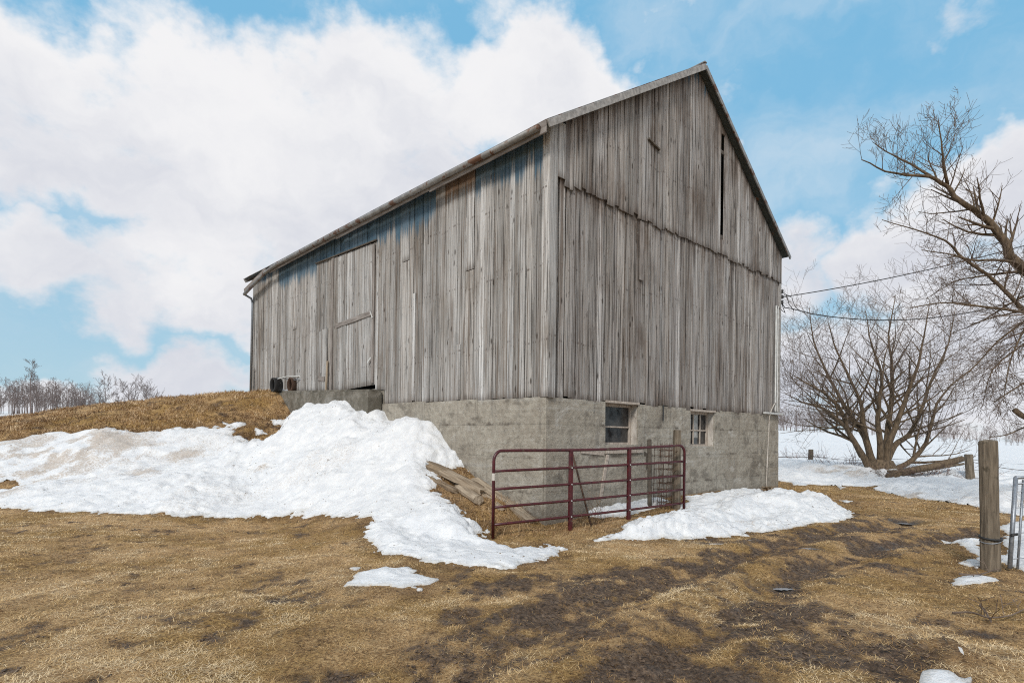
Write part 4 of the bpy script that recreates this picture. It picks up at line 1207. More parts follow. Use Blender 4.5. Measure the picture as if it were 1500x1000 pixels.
# ------------------------------------------------------------------ old planks in the snow gap
def old_plank(u0, v0, u1, v1, wd, th, mat, label, lift=(.07, .07), seed=0, log=False):
    rr = random.Random(seed)
    p = hit(u0, v0) + Vector((0, 0, lift[0])); q = hit(u1, v1) + Vector((0, 0, lift[1]))
    wd *= 1.3; th *= 1.35
    x = q - p; ln = x.length; x.normalize(); y = Vector((0, 0, 1)).cross(x).normalized(); z = x.cross(y)
    mb = MB(); n = 8
    for i in range(n + 1):
        f = i / n; 
        jag = rr.uniform(.75, 1.05) if i in (0, n) else 1
        prof = ((-1, -1), (0, -1.05), (1, -1), (1.02, 0), (1, 1), (.3, 1.05), (-.4, .95), (-1, 1), (-1.03, 0)) if not log else [(math.cos(a), math.sin(a)) for a in np.linspace(0, 2 * math.pi, 10)[:-1]]
        for j, (a, b) in enumerate(prof):
            mb.v.append(Vector((f * ln + (rr.uniform(-.09, .04) if i == 0 else rr.uniform(-.03, .06) if i == n else 0), a * wd / 2 * jag + rr.uniform(-.006, .006), b * th / 2 * jag + rr.uniform(-.006, .006) + .01 * math.sin(f * 5 + seed))))
    m_ = 9
    for i in range(n):
        for k in range(m_):
            a0 = i * m_ + k; a1 = i * m_ + (k + 1) % m_; mb.f.append((a0, a1, a1 + m_, a0 + m_))
    mb.f.append(tuple(range(m_ - 1, -1, -1))); mb.f.append(tuple(n * m_ + k for k in range(m_)))
    o = mb.build("old_plank", mat, None)
    o.matrix_world = Matrix.Translation(p) @ Matrix((x, y, z)).transposed().to_4x4()
    tag(o, label, "plank", "old planks in the gap of the snow")
    return o
old_plank(629, 688, 703, 722, .17, .12, M_OLDPLANK, "split grey-brown beam poking from the snow edge, farthest left of the planks", seed=1)
old_plank(627, 700, 668, 722, .12, .05, M_OLDPLANK, "short brown board end under the split beam at the snow edge", (.03, .03), 2)
old_plank(672, 716, 700, 740, .15, .12, M_PALEPLANK, "stubby pale log end below the split beam", (.05, .08), 3, True)
old_plank(697, 710, 778, 767, .17, .05, M_PALEPLANK, "long pale plank lying in the dead grass left of the red gate", (.09, .03), 4)
old_plank(720, 703, 797, 742, .16, .06, M_OLDPLANK, "brown plank lying nearest the foundation behind the gate's left end", (.10, .12), 5)
old_plank(728, 697, 800, 733, .13, .05, M_OLDPLANK, "narrow brown plank stacked along the foundation", (.16, .17), 6)
old_plank(692, 681, 742, 700, .14, .07, M_OLDPLANK, "short dark beam half under the snow by the foundation", (.06, .08), 7)
old_plank(727, 692, 751, 706, .10, .05, M_PALEPLANK, "small pale board end with snow beside the foundation", (.15, .12), 8)
old_plank(736, 716, 806, 752, .15, .06, M_OLDPLANK, "dark weathered beam running lowest along the wall foot behind the gate", (.06, .06), 10)
old_plank(650, 700, 706, 728, .14, .08, M_PALEPLANK, "broken pale beam lying over the split beam near the snow", (.12, .10), 11)
old_plank(709, 728, 735, 748, .09, .04, M_PALEPLANK, "thin pale lath lying beside the long plank", (.03, .03), 9)

# ------------------------------------------------------------------ machine on the ramp: two black hoops and a rod frame
cart = empty("hand_cart", wp(10.4, 2.75, .5))
tag(cart, "small black-wheeled metal cart standing on the ramp grass by the barn wall", "cart")
def ring_mesh(cx, w_, r0, r1):
    mb = MB(); n = 24
    for k in range(n):
        a = 2 * math.pi * k / n
        for (r, o) in ((r0, -w_ / 2), (r1, -w_ / 2), (r1, w_ / 2), (r0, w_ / 2)):
            q = Lf * (cx + r * math.cos(a)) + NL * o; mb.v.append(Vector((q.x, q.y, .2 + r * math.sin(a))))
    for k in range(n):
        for j in range(4):
            a = k * 4 + j; b = k * 4 + (j + 1) % 4; c = ((k + 1) % n) * 4
            mb.f.append((a, b, c + (j + 1) % 4, c + j))
    return mb
def cart_pt(u, v, d): return at(u, v, d) - cart.location
for (u0, mat) in ((405, M_BLACK), (430, M_RUST)):
    mb = MB(); n = 16
    c = cart_pt(u0, 564, 17.2); hw = .10 if u0 == 405 else .085
    ring = []
    for k in range(n):
        a = 2 * math.pi * k / n
        ring.append((math.cos(a) * .085, math.sin(a) * .22))
    for (sx2, sgn) in ((-.05, 1), (.05, 1)):
        for (a, b) in ring: mb.v.append(c + Vector((a + sx2 * 1.2, sx2 * 3 , b)))
    for (sx2, sgn) in ((.05, 1), (-.05, 1)):
        for (a, b) in ring: mb.v.append(c + Vector((a * .72 + sx2 * 1.2, sx2 * 3, b * .82)))
    for r in range(4):
        for k in range(n):
            mb.f.append((r * n + k, r * n + (k + 1) % n, ((r + 1) % 4) * n + (k + 1) % n, ((r + 1) % 4) * n + k))
    mb.build("wheel", mat, cart, True)
mb = MB(); mb.tube([cart_pt(402, 556, 17.2), cart_pt(420, 551.5, 17.2), cart_pt(438, 551, 17.1), cart_pt(444, 554, 17), cart_pt(456, 554, 16.9)], .018, 6); mb.build("handle", M_CONDUIT, cart, True)
mb = MB(); mb.tube([cart_pt(405, 553, 17.3), cart_pt(432, 556, 17.1), cart_pt(455, 555, 16.9), cart_pt(455, 558, 16.9)], .012, 6); mb.build("axle", M_STEEL, cart, True)

# ------------------------------------------------------------------ right side: big post, steel gate, fence posts
p = hit(1452, 834)
bigp = post("gate_post", p, 1.50, .098, (-.055, .0), M_POST, "stout round weathered wooden gate post standing by the driveway", "post", top=.92, sides=20, seed=12)
mb = MB(); mb.tube([Vector((.103 * math.cos(a) - .012, .103 * math.sin(a), .375 + .012 * math.sin(a))) for a in np.linspace(0, 2 * math.pi, 21)], .014, 6, False); mb.build("rubber_band", M_BLACK, bigp, True)
mb = MB(); mb.tube([Vector((.100 * math.cos(a) - .012, .100 * math.sin(a), .345 + .03 * math.sin(a + 1))) for a in np.linspace(0, 2 * math.pi, 21)], .007, 6, False); mb.build("tie_wire", M_STEEL, bigp, True)
sg = empty("wire_gate", hit(1479, 836))
tag(sg, "grey galvanised tube gate with wire mesh at the right edge", "gate")
tl_ = at(1488, 699, 6.75) - sg.location; bl_ = Vector((0, 0, .03)); dirg = Vector((.96, .28, 0)) * 1.3
def sgp(f, h): return bl_.lerp(tl_, h) + dirg * f
mb = MB(); mb.tube([sgp(0, 0), sgp(0, 1)], .024, 10); mb.build("frame", M_STEEL, sg, True)
mb = MB(); mb.tube([sgp(0, 1), sgp(1, 1)], .021, 10); mb.build("frame", M_STEEL, sg, True)
mb = MB(); mb.tube([sgp(1, 0), sgp(1, 1)], .021, 10); mb.build("frame", M_STEEL, sg, True)
mb = MB(); mb.tube([sgp(0, .93), sgp(1, .93)], .012, 8); mb.build("mesh_bar", M_STEEL, sg, True)
mb = MB(); mb.tube([sgp(0.10, -.01), sgp(0.10, .97)], .013, 8); mb.build("mesh_bar", M_STEEL, sg, True)
for h in (.1, .38, .66, .84): 
    mb = MB(); mb.tube([sgp(0, h), sgp(1, h)], .006, 6); mb.build("mesh_wire", M_STEEL, sg, True)
for f in (.25, .4, .55, .7, .85):
    mb = MB(); mb.tube([sgp(f, 0), sgp(f, .97)], .005, 6); mb.build("mesh_wire", M_STEEL, sg, True)
for h in (.36, .37): 
    mb = MB(); q = sgp(0, h); mb.tube([q + Vector((-.035, -.03, 0)), q + Vector((.035, -.03, 0.01))], .012, 6); mb.build("clip", M_BLACK, sg, True)
pf = hit(1187, 684)
post("fence_post", pf, .80, .11, (0.02, 0), M_POST, "dark short fence post standing in snow between the barn and the bare tree", "post", "fence posts along the snowy field", seed=21)
pf2 = hit(1423, 708)
post("fence_post", pf2, .92, .12, (-.10, 0), M_POST, "leaning fence post in snow right of the many-stemmed bare tree", "post", "fence posts along the snowy field", seed=22)
mb = MB(); a_ = at(1300, 699, 19.2); b_ = at(1410, 671, 19.3)
mb.tube([a_ + (b_ - a_) * f + Vector((0, 0, .03 * math.sin(f * 6))) for f in np.linspace(0, 1, 8)], [.12, .13, .12, .12, .11, .11, .12, .10], 9)
tag(mb.build("fallen_log", M_BARK2, None, True), "long barkless log propped from the tree base up to the leaning fence post", "log")
mb = MB(); a_ = at(1300, 690, 19.6); b_ = at(1345, 690, 19.4); c_ = at(1412, 679, 19.1)
mb.tube([a_, b_, c_], [.05, .05, .04], 7)
tag(mb.build("fallen_log", M_BARK, None, True), "thin dark pole lying behind the long propped log", "log")
def wire(p, q, sag, r, label):
    mb = MB(); mb.tube(catenary(p, q, sag, 10), r, 4); tag(mb.build("fence_wire", M_RUST, None, True), label, "wire", "fence wires")
wl_ = gp(W + .3, .9, 0); 
wire(at(1120, 668, 24), at(1187, 669, pf.y), .03, .018, "fence wire running from behind the barn to the dark short post")
wire(at(1187, 667, pf.y), at(1287, 672, 21), .1, .012, "fence wire from the dark short post to the bare tree")
wire(at(1423, 676, pf2.y), at(1520, 690, 16), .05, .01, "fence wire running right from the leaning fence post")

# ------------------------------------------------------------------ trees
def grow(mb_lim, mb_tw, p, d, ln, r, lvl, rng, up=.12, spread=.75, kids=5, minr=.004, wig=.16, seg=4, droop=0.0):
    pts = [p.copy()]; rad = [r]; dd = d.normalized()
    for k in range(seg):
        dd = (dd + Vector((rng.uniform(-wig, wig), rng.uniform(-wig, wig), rng.uniform(-wig, wig) + up - droop))).normalized()
        pts.append(pts[-1] + dd * (ln / seg)); rad.append(max(minr, r * (1 - .72 * (k + 1) / seg)))
    (mb_lim if r > .02 else mb_tw).tube(pts, rad, 5 if r > .03 else 3, False)
    if lvl <= 0: return
    for j in range(kids):
        f = .18 + .8 * (j + rng.random() * .8) / kids
        i = min(seg - 1, int(f * seg)); q = pts[i].lerp(pts[i + 1], f * seg - i)
        base = (pts[i + 1] - pts[i]).normalized()
        side = Vector((rng.uniform(-1, 1), rng.uniform(-1, 1), rng.uniform(-.6, 1))).normalized()
        nd = (base * (1 - spread * .5) + (side - base * side.dot(base)).normalized() * spread).normalized()
        rr_ = max(minr, r * (1 - .7 * f) * rng.uniform(.5, .72))
        grow(mb_lim, mb_tw, q, nd, ln * rng.uniform(.42, .68), rr_, lvl - 1, rng, up, spread, kids, minr, wig, seg, droop)
def limb(mb_lim, mb_tw, pts, r0, r1, rng, kids=8, klen=1.4, lvl=2, minr=.004, up=.12, start=.25, sides=8, droop=0.0, kk=4, spread=.75, wig=.16, seg=4):
    n = len(pts); dense = []
    for i in range(n - 1):
        for k in range(3):
            dense.append(pts[i].lerp(pts[i + 1], k / 3))
    dense.append(pts[-1])
    for i in range(1, len(dense) - 1):
        dense[i] = (dense[i - 1] + dense[i] * 2 + dense[i + 1]) / 4 + Vector((rng.uniform(-1, 1), rng.uniform(-1, 1), rng.uniform(-1, 1))) * r0 * .12
    m_ = len(dense)
    rad = [r0 + (r1 - r0) * (i / (m_ - 1)) ** .8 for i in range(m_)]
    mb_lim.tube(dense, rad, sides)
    tot = (dense[-1] - dense[0]).length
    for j in range(kids):
        f = start + (1 - start) * (j + rng.random()) / kids
        x = f * (m_ - 1); i = min(m_ - 2, int(x)); q = dense[i].lerp(dense[i + 1], x - i)
        base = (dense[i + 1] - dense[i]).normalized()
        side = Vector((rng.uniform(-1, 1), rng.uniform(-1, 1), rng.uniform(-.5, 1))).normalized()
        nd = base * .55 + (side - base * side.dot(base)).normalized() * .75
        grow(mb_lim, mb_tw, q, nd, klen * rng.uniform(.6, 1.2) * (1.15 - .5 * f), max(minr, rad[i] * rng.uniform(.35, .6)), lvl, rng, up, spread, kk, minr, wig, seg, droop)

# many-stemmed tree by the field
tb = hit(1290, 697)
tree = empty("bare_tree", tb)
tag(tree, "wide many-stemmed leafless tree growing at the edge of the snowy field", "tree")
rt_ = random.Random(41)
TD = tb.y
def T(u, v, dd=0.0): return at(u, v, TD + dd) - tb
trunk = MB()
trunk.tube([Vector((0, 0, -.3)), Vector((0, 0, .1)), Vector((0.0, 0, .35)), Vector((.02, 0, .6))], [.75, .62, .5, .36], 14)
lim = MB(); tw = MB()
stems = [
    ([(1276, 690), (1262, 665), (1245, 636), (1230, 598), (1208, 575), (1180, 560), (1155, 545)], -.6, .145, .009),
    ([(1283, 690), (1272, 655), (1264, 620), (1262, 590), (1240, 545), (1222, 505), (1212, 470)], .5, .135, .009),
    ([(1290, 690), (1290, 650), (1285, 610), (1290, 575), (1293, 545), (1276, 505), (1268, 455)], -.9, .135, .009),
    ([(1296, 690), (1302, 645), (1316, 615), (1330, 575), (1344, 537), (1354, 495), (1362, 440)], -.3, .15, .009),
    ([(1298, 692), (1320, 684), (1345, 668), (1361, 638), (1371, 590), (1395, 562), (1430, 535)], .3, .135, .009),
    ([(1293, 690), (1299, 640), (1306, 590), (1307, 540), (1300, 490), (1312, 432)], .9, .145, .009),
    ([(1294, 690), (1310, 650), (1330, 640), (1350, 600), (1362, 560), (1392, 500), (1400, 450)], 1.2, .14, .009),
    ([(1262, 668), (1238, 622), (1205, 596), (1175, 590), (1148, 575)], -1.3, .10, .008),
    ([(1280, 690), (1268, 640), (1240, 600), (1215, 555), (1190, 500), (1186, 450)], 1.5, .13, .008),
]
for pp, dz, r0, r1 in stems:
    n = len(pp)
    pts = [T(u, v, dz * (i / (n - 1)) * 1.3) for i, (u, v) in enumerate(pp)]
    limb(lim, tw, pts, r0, r1, rt_, kids=19, klen=2.2, lvl=3, minr=.0036, up=.07, start=.22, kk=3)
trunk.build("trunk", M_BARK2, tree, True); o = lim.build("branch", M_BARK2, tree, True)
o = tw.build("twig_crown", M_TWIG, tree); o['kind'] = 'stuff'
def bramble(u, v, rad, h, n, label, seed, mat=M_TWIG_R, dref=None):
    rr = random.Random(seed); p = hit(u, v); o = empty("bramble", p); mb = MB()
    for k in range(n):
        a = rr.uniform(0, 6.28); q = Vector((math.cos(a) * rad * rr.random(), math.sin(a) * rad * .5 * rr.random(), -.05))
        d = Vector((math.cos(a) * .8, math.sin(a) * .8, rr.uniform(.25, 1.0)))
        grow(mb, mb, q, d, h * rr.uniform(.6, 1.3), .009, 1, rr, up=-.06, kids=4, minr=.005, wig=.3)
    x = mb.build("stems", mat, o); tag(o, label, "shrub", "leafless brambles along the field fence"); return o
bramble(1232, 690, 1.0, .9, 46, "reddish leafless bramble between the short post and the bare tree", 1)
bramble(1175, 676, .8, .8, 26, "thin leafless bramble left of the dark short fence post", 2)
bramble(1340, 700, 1.2, .6, 34, "leafless bramble growing under the propped log", 3)
bramble(1388, 704, 1.0, .75, 56, "dense reddish bramble against the leaning fence post", 4)
bramble(1310, 702, .7, .6, 24, "small dark bramble at the foot of the many-stemmed tree", 5, M_TWIG)

# large leaning tree at the right edge
TR = 12.0
rtb = Vector(at(1640, 700, TR)); rtb.z = tz(rtb.x, rtb.y)
tree2 = empty("bare_tree", rtb)
tag(tree2, "large leafless tree reaching in from the right with a long leaning upper limb", "tree")
r2 = random.Random(77)
def T2(u, v, dd=0.0): return at(u, v, TR + dd) - rtb
lim = MB(); tw = MB(); trunk = MB()
tr_pts = [Vector((0, 0, -.3)), Vector((0, 0, .5)), T2(1625, 560), T2(1605, 500), T2(1580, 450), T2(1550, 425), T2(1500, 394)]
limb(trunk, tw, tr_pts, .42, .105, r2, kids=0)
K = dict(minr=.003)
limb(lim, tw, [T2(1500, 394), T2(1478, 374), T2(1471, 352), T2(1450, 326), T2(1428, 308), T2(1403, 294), T2(1388, 272), T2(1363, 258), T2(1327, 256), T2(1298, 252), T2(1262, 234)], .105, .010, r2, kids=22, klen=.95, lvl=2, up=.12, start=.12, kk=4, **K)
limb(lim, tw, [T2(1388, 270), T2(1382, 240, -.2), T2(1379, 206, -.3), T2(1374, 174, -.4)], .035, .006, r2, kids=14, klen=.7, lvl=2, up=.12, start=.1, kk=4, **K)
limb(lim, tw, [T2(1363, 258), T2(1334, 240, .2), T2(1297, 222, .4), T2(1278, 208, .4)], .03, .006, r2, kids=12, klen=.6, lvl=2, up=.10, start=.1, kk=4, **K)
limb(lim, tw, [T2(1428, 308), T2(1424, 285, .3), T2(1412, 262, .5)], .02, .005, r2, kids=8, klen=.6, lvl=1, start=.1, **K)
limb(lim, tw, [T2(1560, 520), T2(1520, 470), T2(1500, 455), T2(1471, 424), T2(1446, 402), T2(1403, 373), T2(1388, 352), T2(1342, 337), T2(1292, 322)], .065, .008, r2, kids=22, klen=.95, lvl=2, up=.04, start=.2, kk=4, **K)
limb(lim, tw, [T2(1500, 386), T2(1457, 380, -.2), T2(1424, 382, -.3), T2(1390, 372, -.5), T2(1350, 366, -.6)], .036, .008, r2, kids=14, klen=.8, lvl=2, up=.03, start=.1, kk=4, **K)
limb(lim, tw, [T2(1520, 398), T2(1486, 398, .3), T2(1440, 404, .6), T2(1399, 410, .8), T2(1356, 438, 1.0)], .04, .006, r2, kids=16, klen=.9, lvl=2, up=-.02, start=.1, kk=4, **K)
limb(lim, tw, [T2(1560, 480), T2(1500, 456, -.4), T2(1421, 447, -.6), T2(1380, 442, -.8), T2(1330, 452, -1.)], .042, .006, r2, kids=18, klen=.9, lvl=2, up=-.02, start=.15, kk=4, **K)
limb(lim, tw, [T2(1560, 440), T2(1500, 430, .8), T2(1440, 470, 1.0), T2(1390, 490, 1.2)], .036, .006, r2, kids=16, klen=.9, lvl=2, up=-.06, start=.15, kk=4, **K)
limb(lim, tw, [T2(1560, 450), T2(1510, 462, .2), T2(1460, 500, .2), T2(1420, 545, .2), T2(1380, 573, .2)], .035, .007, r2, kids=16, klen=.8, lvl=2, up=-.05, start=.1, kk=4, **K)
limb(lim, tw, [T2(1570, 470), T2(1530, 450, -.8), T2(1500, 480, -1.0), T2(1478, 530, -1.0), T2(1470, 590, -1.0)], .035, .006, r2, kids=38, klen=.9, lvl=2, up=-.13, start=.15, kk=4, **K)
limb(lim, tw, [T2(1580, 480), T2(1540, 470, .5), T2(1505, 500, .5), T2(1450, 540, .5), T2(1440, 590, .5)], .035, .006, r2, kids=32, klen=.95, lvl=2, up=-.11, start=.15, kk=4, **K)
limb(lim, tw, [T2(1600, 520), T2(1540, 540, .2), T2(1500, 560, .2), T2(1455, 590, .2)], .04, .010, r2, kids=14, klen=.8, lvl=2, up=-.03, start=.15, kk=4, **K)
limb(lim, tw, [T2(1600, 585), T2(1540, 606), T2(1500, 612), T2(1486, 600)], .07, .055, r2, kids=0)
limb(lim, tw, [T2(1600, 600, .3), T2(1520, 618, .3), T2(1498, 626, .3), T2(1476, 637, .3), T2(1450, 640, .3)], .03, .008, r2, kids=5, klen=.5, lvl=1, **K)
trunk.build("trunk", M_BARK2, tree2, True); lim.build("branch", M_BARK2, tree2, True)
o = tw.build("twig_crown", M_TWIG, tree2); o['kind'] = 'stuff'

# distant bare trees: a few templates, copied
def far_tree(h, seed, wide=.5, kids=6, r=.16, lvl=3, bare=.35, minr=.035, kk=3, seg=4):
    rr = random.Random(seed); tk = MB(); cr = MB()
    pts = [Vector((0, 0, -.4)), Vector((0, 0, h * .3)), Vector((rr.uniform(-.3, .3), 0, h * .6)), Vector((rr.uniform(-.4, .4), 0, h))]
    limb(tk, cr, pts, r, minr, rr, kids=kids * 2, klen=h * wide, lvl=lvl, minr=minr, up=.16, start=bare, sides=6, kk=kk, seg=seg)
    return tk, cr
def place_far(name, x, y, h, seed, label, **kw):
    o = empty(name, (x, y, tz(x, y)))
    tk, cr = far_tree(h, seed, **kw)
    tk.build("trunk", M_FARTWIG, o, True); c = cr.build("crown", M_FARTWIG, o); c['kind'] = 'stuff'
    tag(o, label, "tree", "bare trees beyond the ramp")
    return o
def fp(u, d): p = at(u, 600, d); return p.x, p.y
x, y = fp(45, 120); place_far("distant_tree", x, y, 11.5, 1, "tallest thin distant tree rising above the far woods at left", wide=.22, kids=8, r=.22, bare=.45, minr=.02)
x, y = fp(151, 75); place_far("distant_tree", x, y, 5.6, 2, "lone round-crowned distant tree just right of the far woods", wide=.40, kids=8, r=.14, minr=.013)
x, y = fp(174, 78); place_far("distant_tree", x, y, 4.4, 3, "thin short distant tree left of the twin-crowned clump", wide=.2, kids=4, r=.10, minr=.013)
x, y = fp(190, 78); place_far("distant_tree", x, y, 5.6, 4, "distant tree in the middle of the clump above the ramp grass", wide=.36, kids=9, r=.16, minr=.013)
x, y = fp(213, 76); place_far("distant_tree", x, y, 5.3, 5, "spreading distant tree at the right of the clump above the ramp grass", wide=.46, kids=9, r=.16, minr=.013)
def woods(name, spots, hs, seed, label, cat="woods"):
    rr = random.Random(seed)
    temps = []
    for k in range(6):
        tk, cr = far_tree(1.0, seed * 10 + k, wide=.22, kids=7, r=.012, lvl=2, bare=.30, minr=.0026, kk=2, seg=2)
        v = np.array([tuple(q) for q in tk.v + cr.v]); nv = len(tk.v)
        f = [q for q in tk.f if len(q) == 4] + [tuple(i + nv for i in q) for q in cr.f if len(q) == 4]
        temps.append((v, np.array(f)))
    V = []; Fc = []; b = 0
    for (x, y) in spots:
        v, f = rr.choice(temps); a = rr.uniform(0, 6.28); h = rr.uniform(*hs) * (.72 + .5 * float(vnoise(np.array([x / 9.0]), np.array([y / 40.0]), seed)[0]))
        ca, sa = math.cos(a), math.sin(a)
        q = np.c_[(v[:, 0] * ca - v[:, 1] * sa) * h, (v[:, 0] * sa + v[:, 1] * ca) * h, v[:, 2] * h] + np.array([x, y, float(far_z(np.array(x), np.array(y)))])
        V.append(q); Fc.append(f + b); b += len(q)
    o = np_mesh(name, np.vstack(V), np.vstack(Fc), M_FARTWIG, False)
    tag(o, label, cat, kind='stuff')
rs = random.Random(99)
sp = []
for k in range(270):
    u = rs.uniform(-160, 118 + rs.uniform(0, 25)); d = rs.uniform(150, 200); sp.append(fp(u, d))
woods("woodland", sp, (7.2, 9.6), 3, "dense line of grey-brown leafless woods beyond the field at far left")
sp = [fp(rs.uniform(110, 150), rs.uniform(150, 190)) for k in range(25)]
woods("thicket", sp, (5, 7), 5, "low thinning end of the far leafless woods at left")
sp = [fp(rs.uniform(1090, 1290), rs.uniform(175, 215)) for k in range(140)]
woods("woodland", sp, (5.5, 7.5), 7, "leafless woodland behind the field just right of the barn")
sp = [fp(rs.uniform(1280, 1640), rs.uniform(230, 290)) for k in range(150)]
woods("woodland", sp, (5, 9), 9, "distant leafless treeline along the horizon at right")
sp = [fp(rs.uniform(1340, 1520), rs.uniform(120, 140)) for k in range(60)]
woods("hedgerow", sp, (2, 4.2), 11, "low leafless hedgerow on the horizon behind the big gate post")

# ------------------------------------------------------------------ grass
def blades(name, x, y, ln, wd, mat, tone, seed, lay=(0.1, 0.75), lift=0.0):
    r = np.random.default_rng(seed); n = len(x)
    z = ground_fine(x, y) - .004 + lift
    a = r.uniform(0, 2 * np.pi, n); e = r.uniform(lay[0], lay[1], n)
    dx, dy = np.cos(a) * np.cos(e), np.sin(a) * np.cos(e); dz = np.sin(e)
    sxv, syv = -np.sin(a), np.cos(a)
    bend = r.uniform(.1, .6, n)
    p0 = np.c_[x, y, z]
    pm = p0 + np.c_[dx, dy, dz] * (ln * .55)[:, None]
    pt = pm + np.c_[dx, dy, dz - bend] * (ln * .5)[:, None]
    pt[:, 2] = np.maximum(pt[:, 2], z + .004)
    sd = np.c_[sxv, syv, np.zeros(n)] * (wd / 2)[:, None]
    V = np.stack([p0 - sd, p0 + sd, pm + sd * .8, pm - sd * .8, pt], 1).reshape(-1, 3)
    k = np.arange(n) * 5
    F = np.concatenate([np.stack([k, k + 1, k + 2], 1), np.stack([k, k + 2, k + 3], 1), np.stack([k + 3, k + 2, k + 4], 1)])
    o = np_mesh(name, V, F, mat, False)
    vattr(o, 'tone', np.repeat(np.clip(tone, 0, 1), 5))
    return o
rg_ = np.random.default_rng(4)
def scatter(n, dmin, dmax, umin=-80, umax=1580, power=1.3):
    """points in the wedge of ground in front, denser near"""
    f = rg_.random(n); d = (dmin ** (2 - power) + f * (dmax ** (2 - power) - dmin ** (2 - power))) ** (1 / (2 - power))
    u = rg_.uniform(umin, umax, n); return (u - 750) / F_PX * d, d
x, y = scatter(600000, 3.1, 12.5, power=1.15)
mud = mud_at(x, y)
_, best = snow_field(x, y)
s_ = (x - C0.x) * Lf.x + (y - C0.y) * Lf.y; g_ = (x - C0.x) * G.x + (y - C0.y) * G.y
clump = fbm(x * 5, y * 5, 4, 401, .65)
ok = (best < -.01 + .09 * rg_.random(len(x)) ** 3) & (rg_.random(len(x)) > mud * .78) & ~((s_ > 0) & (g_ > 0)) & (rg_.random(len(x)) < .38 + 2.2 * (clump - .35))
for (p, rx, ry) in PUDDLES: ok &= (((x - p.x) / rx) ** 2 + ((y - p.y) / ry) ** 2) > .7
x, y, mud, clump = x[ok], y[ok], mud[ok], clump[ok]
d = np.hypot(x, y)
n = len(x)
tone = .60 + (fbm(x * .9, y * .9, 5, 411, .6) - .5) * 1.3 + (fbm(x * 2.4, y * 2.4, 4, 416, .6) - .5) * .9 + (fbm(x * 5, y * 5, 4, 420, .6) - .5) * 1.2 + rg_.normal(0, .19, n) - mud * .5
hp = np.exp(-(((x - hit_hump.x) / .34) ** 2 + ((y - hit_hump.y) / .2) ** 2))
tone += hp * .35
lawn = blades("dead_grass", x, y, rg_.uniform(.025, .08, n) * (1 + .8 * hp), rg_.uniform(.0011, .0024, n) * (.7 + d / 7), M_GRASS, tone, 5, (.02, .5))
tag(lawn, "short matted straw-coloured dead grass over the muddy yard", "grass", kind='stuff')
# right-hand lane beyond
x, y = scatter(70000, 12.0, 22, 1100, 1600, 1.0)
_, best = snow_field(x, y); s_ = (x - C0.x) * Lf.x + (y - C0.y) * Lf.y; g_ = (x - C0.x) * G.x + (y - C0.y) * G.y
mud = mud_at(x, y)
ok = (best < -.02) & ~((s_ > -.05) & (g_ > 0) & (g_ < W)) & (rg_.random(len(x)) > mud * .8)
x, y = x[ok], y[ok]; n = len(x)
lane = blades("dead_grass", x, y, rg_.uniform(.04, .09, n), rg_.uniform(.006, .011, n), M_GRASS, .5 + (fbm(x * .8, y * .8, 4, 431) - .5) * .9 + rg_.normal(0, .15, n), 6, (.05, .6))
tag(lane, "dead yellow-brown grass along the lane between the barn and the snowbank", "grass", kind='stuff')
# shaggy bank grass on the ramp
n = 120000
u = rg_.uniform(-120, 440, n); dd = rg_.uniform(12.5, 21.5, n)
x, y = (u - 750) / F_PX * dd, dd
_, best = snow_field(x, y); s_ = (x - C0.x) * Lf.x + (y - C0.y) * Lf.y; g_ = (x - C0.x) * G.x + (y - C0.y) * G.y
cl = fbm(x * 2.5, y * 2.5, 4, 441)
ok = (best < -.03 + .16 * rg_.random(len(x)) ** 3) & (terrain(x, y) > 1.0) & ~((g_ > -.1) & (s_ > 0)) & ~((g_ > -.5) & (s_ < 11) & (s_ > 0))
x, y, cl = x[ok], y[ok], cl[ok]; kp = rg_.random(len(x)) < .2 + 2.0 * (cl - .25); x, y, cl = x[kp], y[kp], cl[kp]; n = len(x)
topness = sstep(terrain(x, y), 1.9, 2.7)
bank = blades("bank_grass", x, y, rg_.uniform(.05, .15, n) * (.5 + cl), rg_.uniform(.007, .013, n), M_BANK, .42 + (cl - .5) * 1.7 + topness * .20 + rg_.normal(0, .16, n), 7, (.15, 1.1))
tag(bank, "long matted rust-brown grass covering the earth ramp to the barn", "grass", kind='stuff')
# rough stems around the planks
n = 9000
u = rg_.uniform(640, 900, n); v = rg_.uniform(690, 785, n); 
hx = []
gxy = [hit(uu, vv) for uu in range(640, 901, 20) for vv in range(692, 786, 8)]
base = np.array([(q.x, q.y) for q in gxy]); pick = rg_.integers(0, len(base), n)
x = base[pick, 0] + rg_.normal(0, .12, n); y = base[pick, 1] + rg_.normal(0, .12, n)
_, best = snow_field(x, y); s_ = (x - C0.x) * Lf.x + (y - C0.y) * Lf.y; g_ = (x - C0.x) * G.x + (y - C0.y) * G.y
ok = (best < -.01) & ~((s_ > -.06) & (g_ > -.06)); x, y = x[ok], y[ok]; n = len(x)
rough = blades("rough_grass", x, y, rg_.uniform(.05, .15, n), rg_.uniform(.004, .008, n), M_BANK, .45 + rg_.normal(0, .2, n), 8, (.1, 1.2))
tag(rough, "tufts of long dead grass around the planks and under the red gate", "grass", kind='stuff')

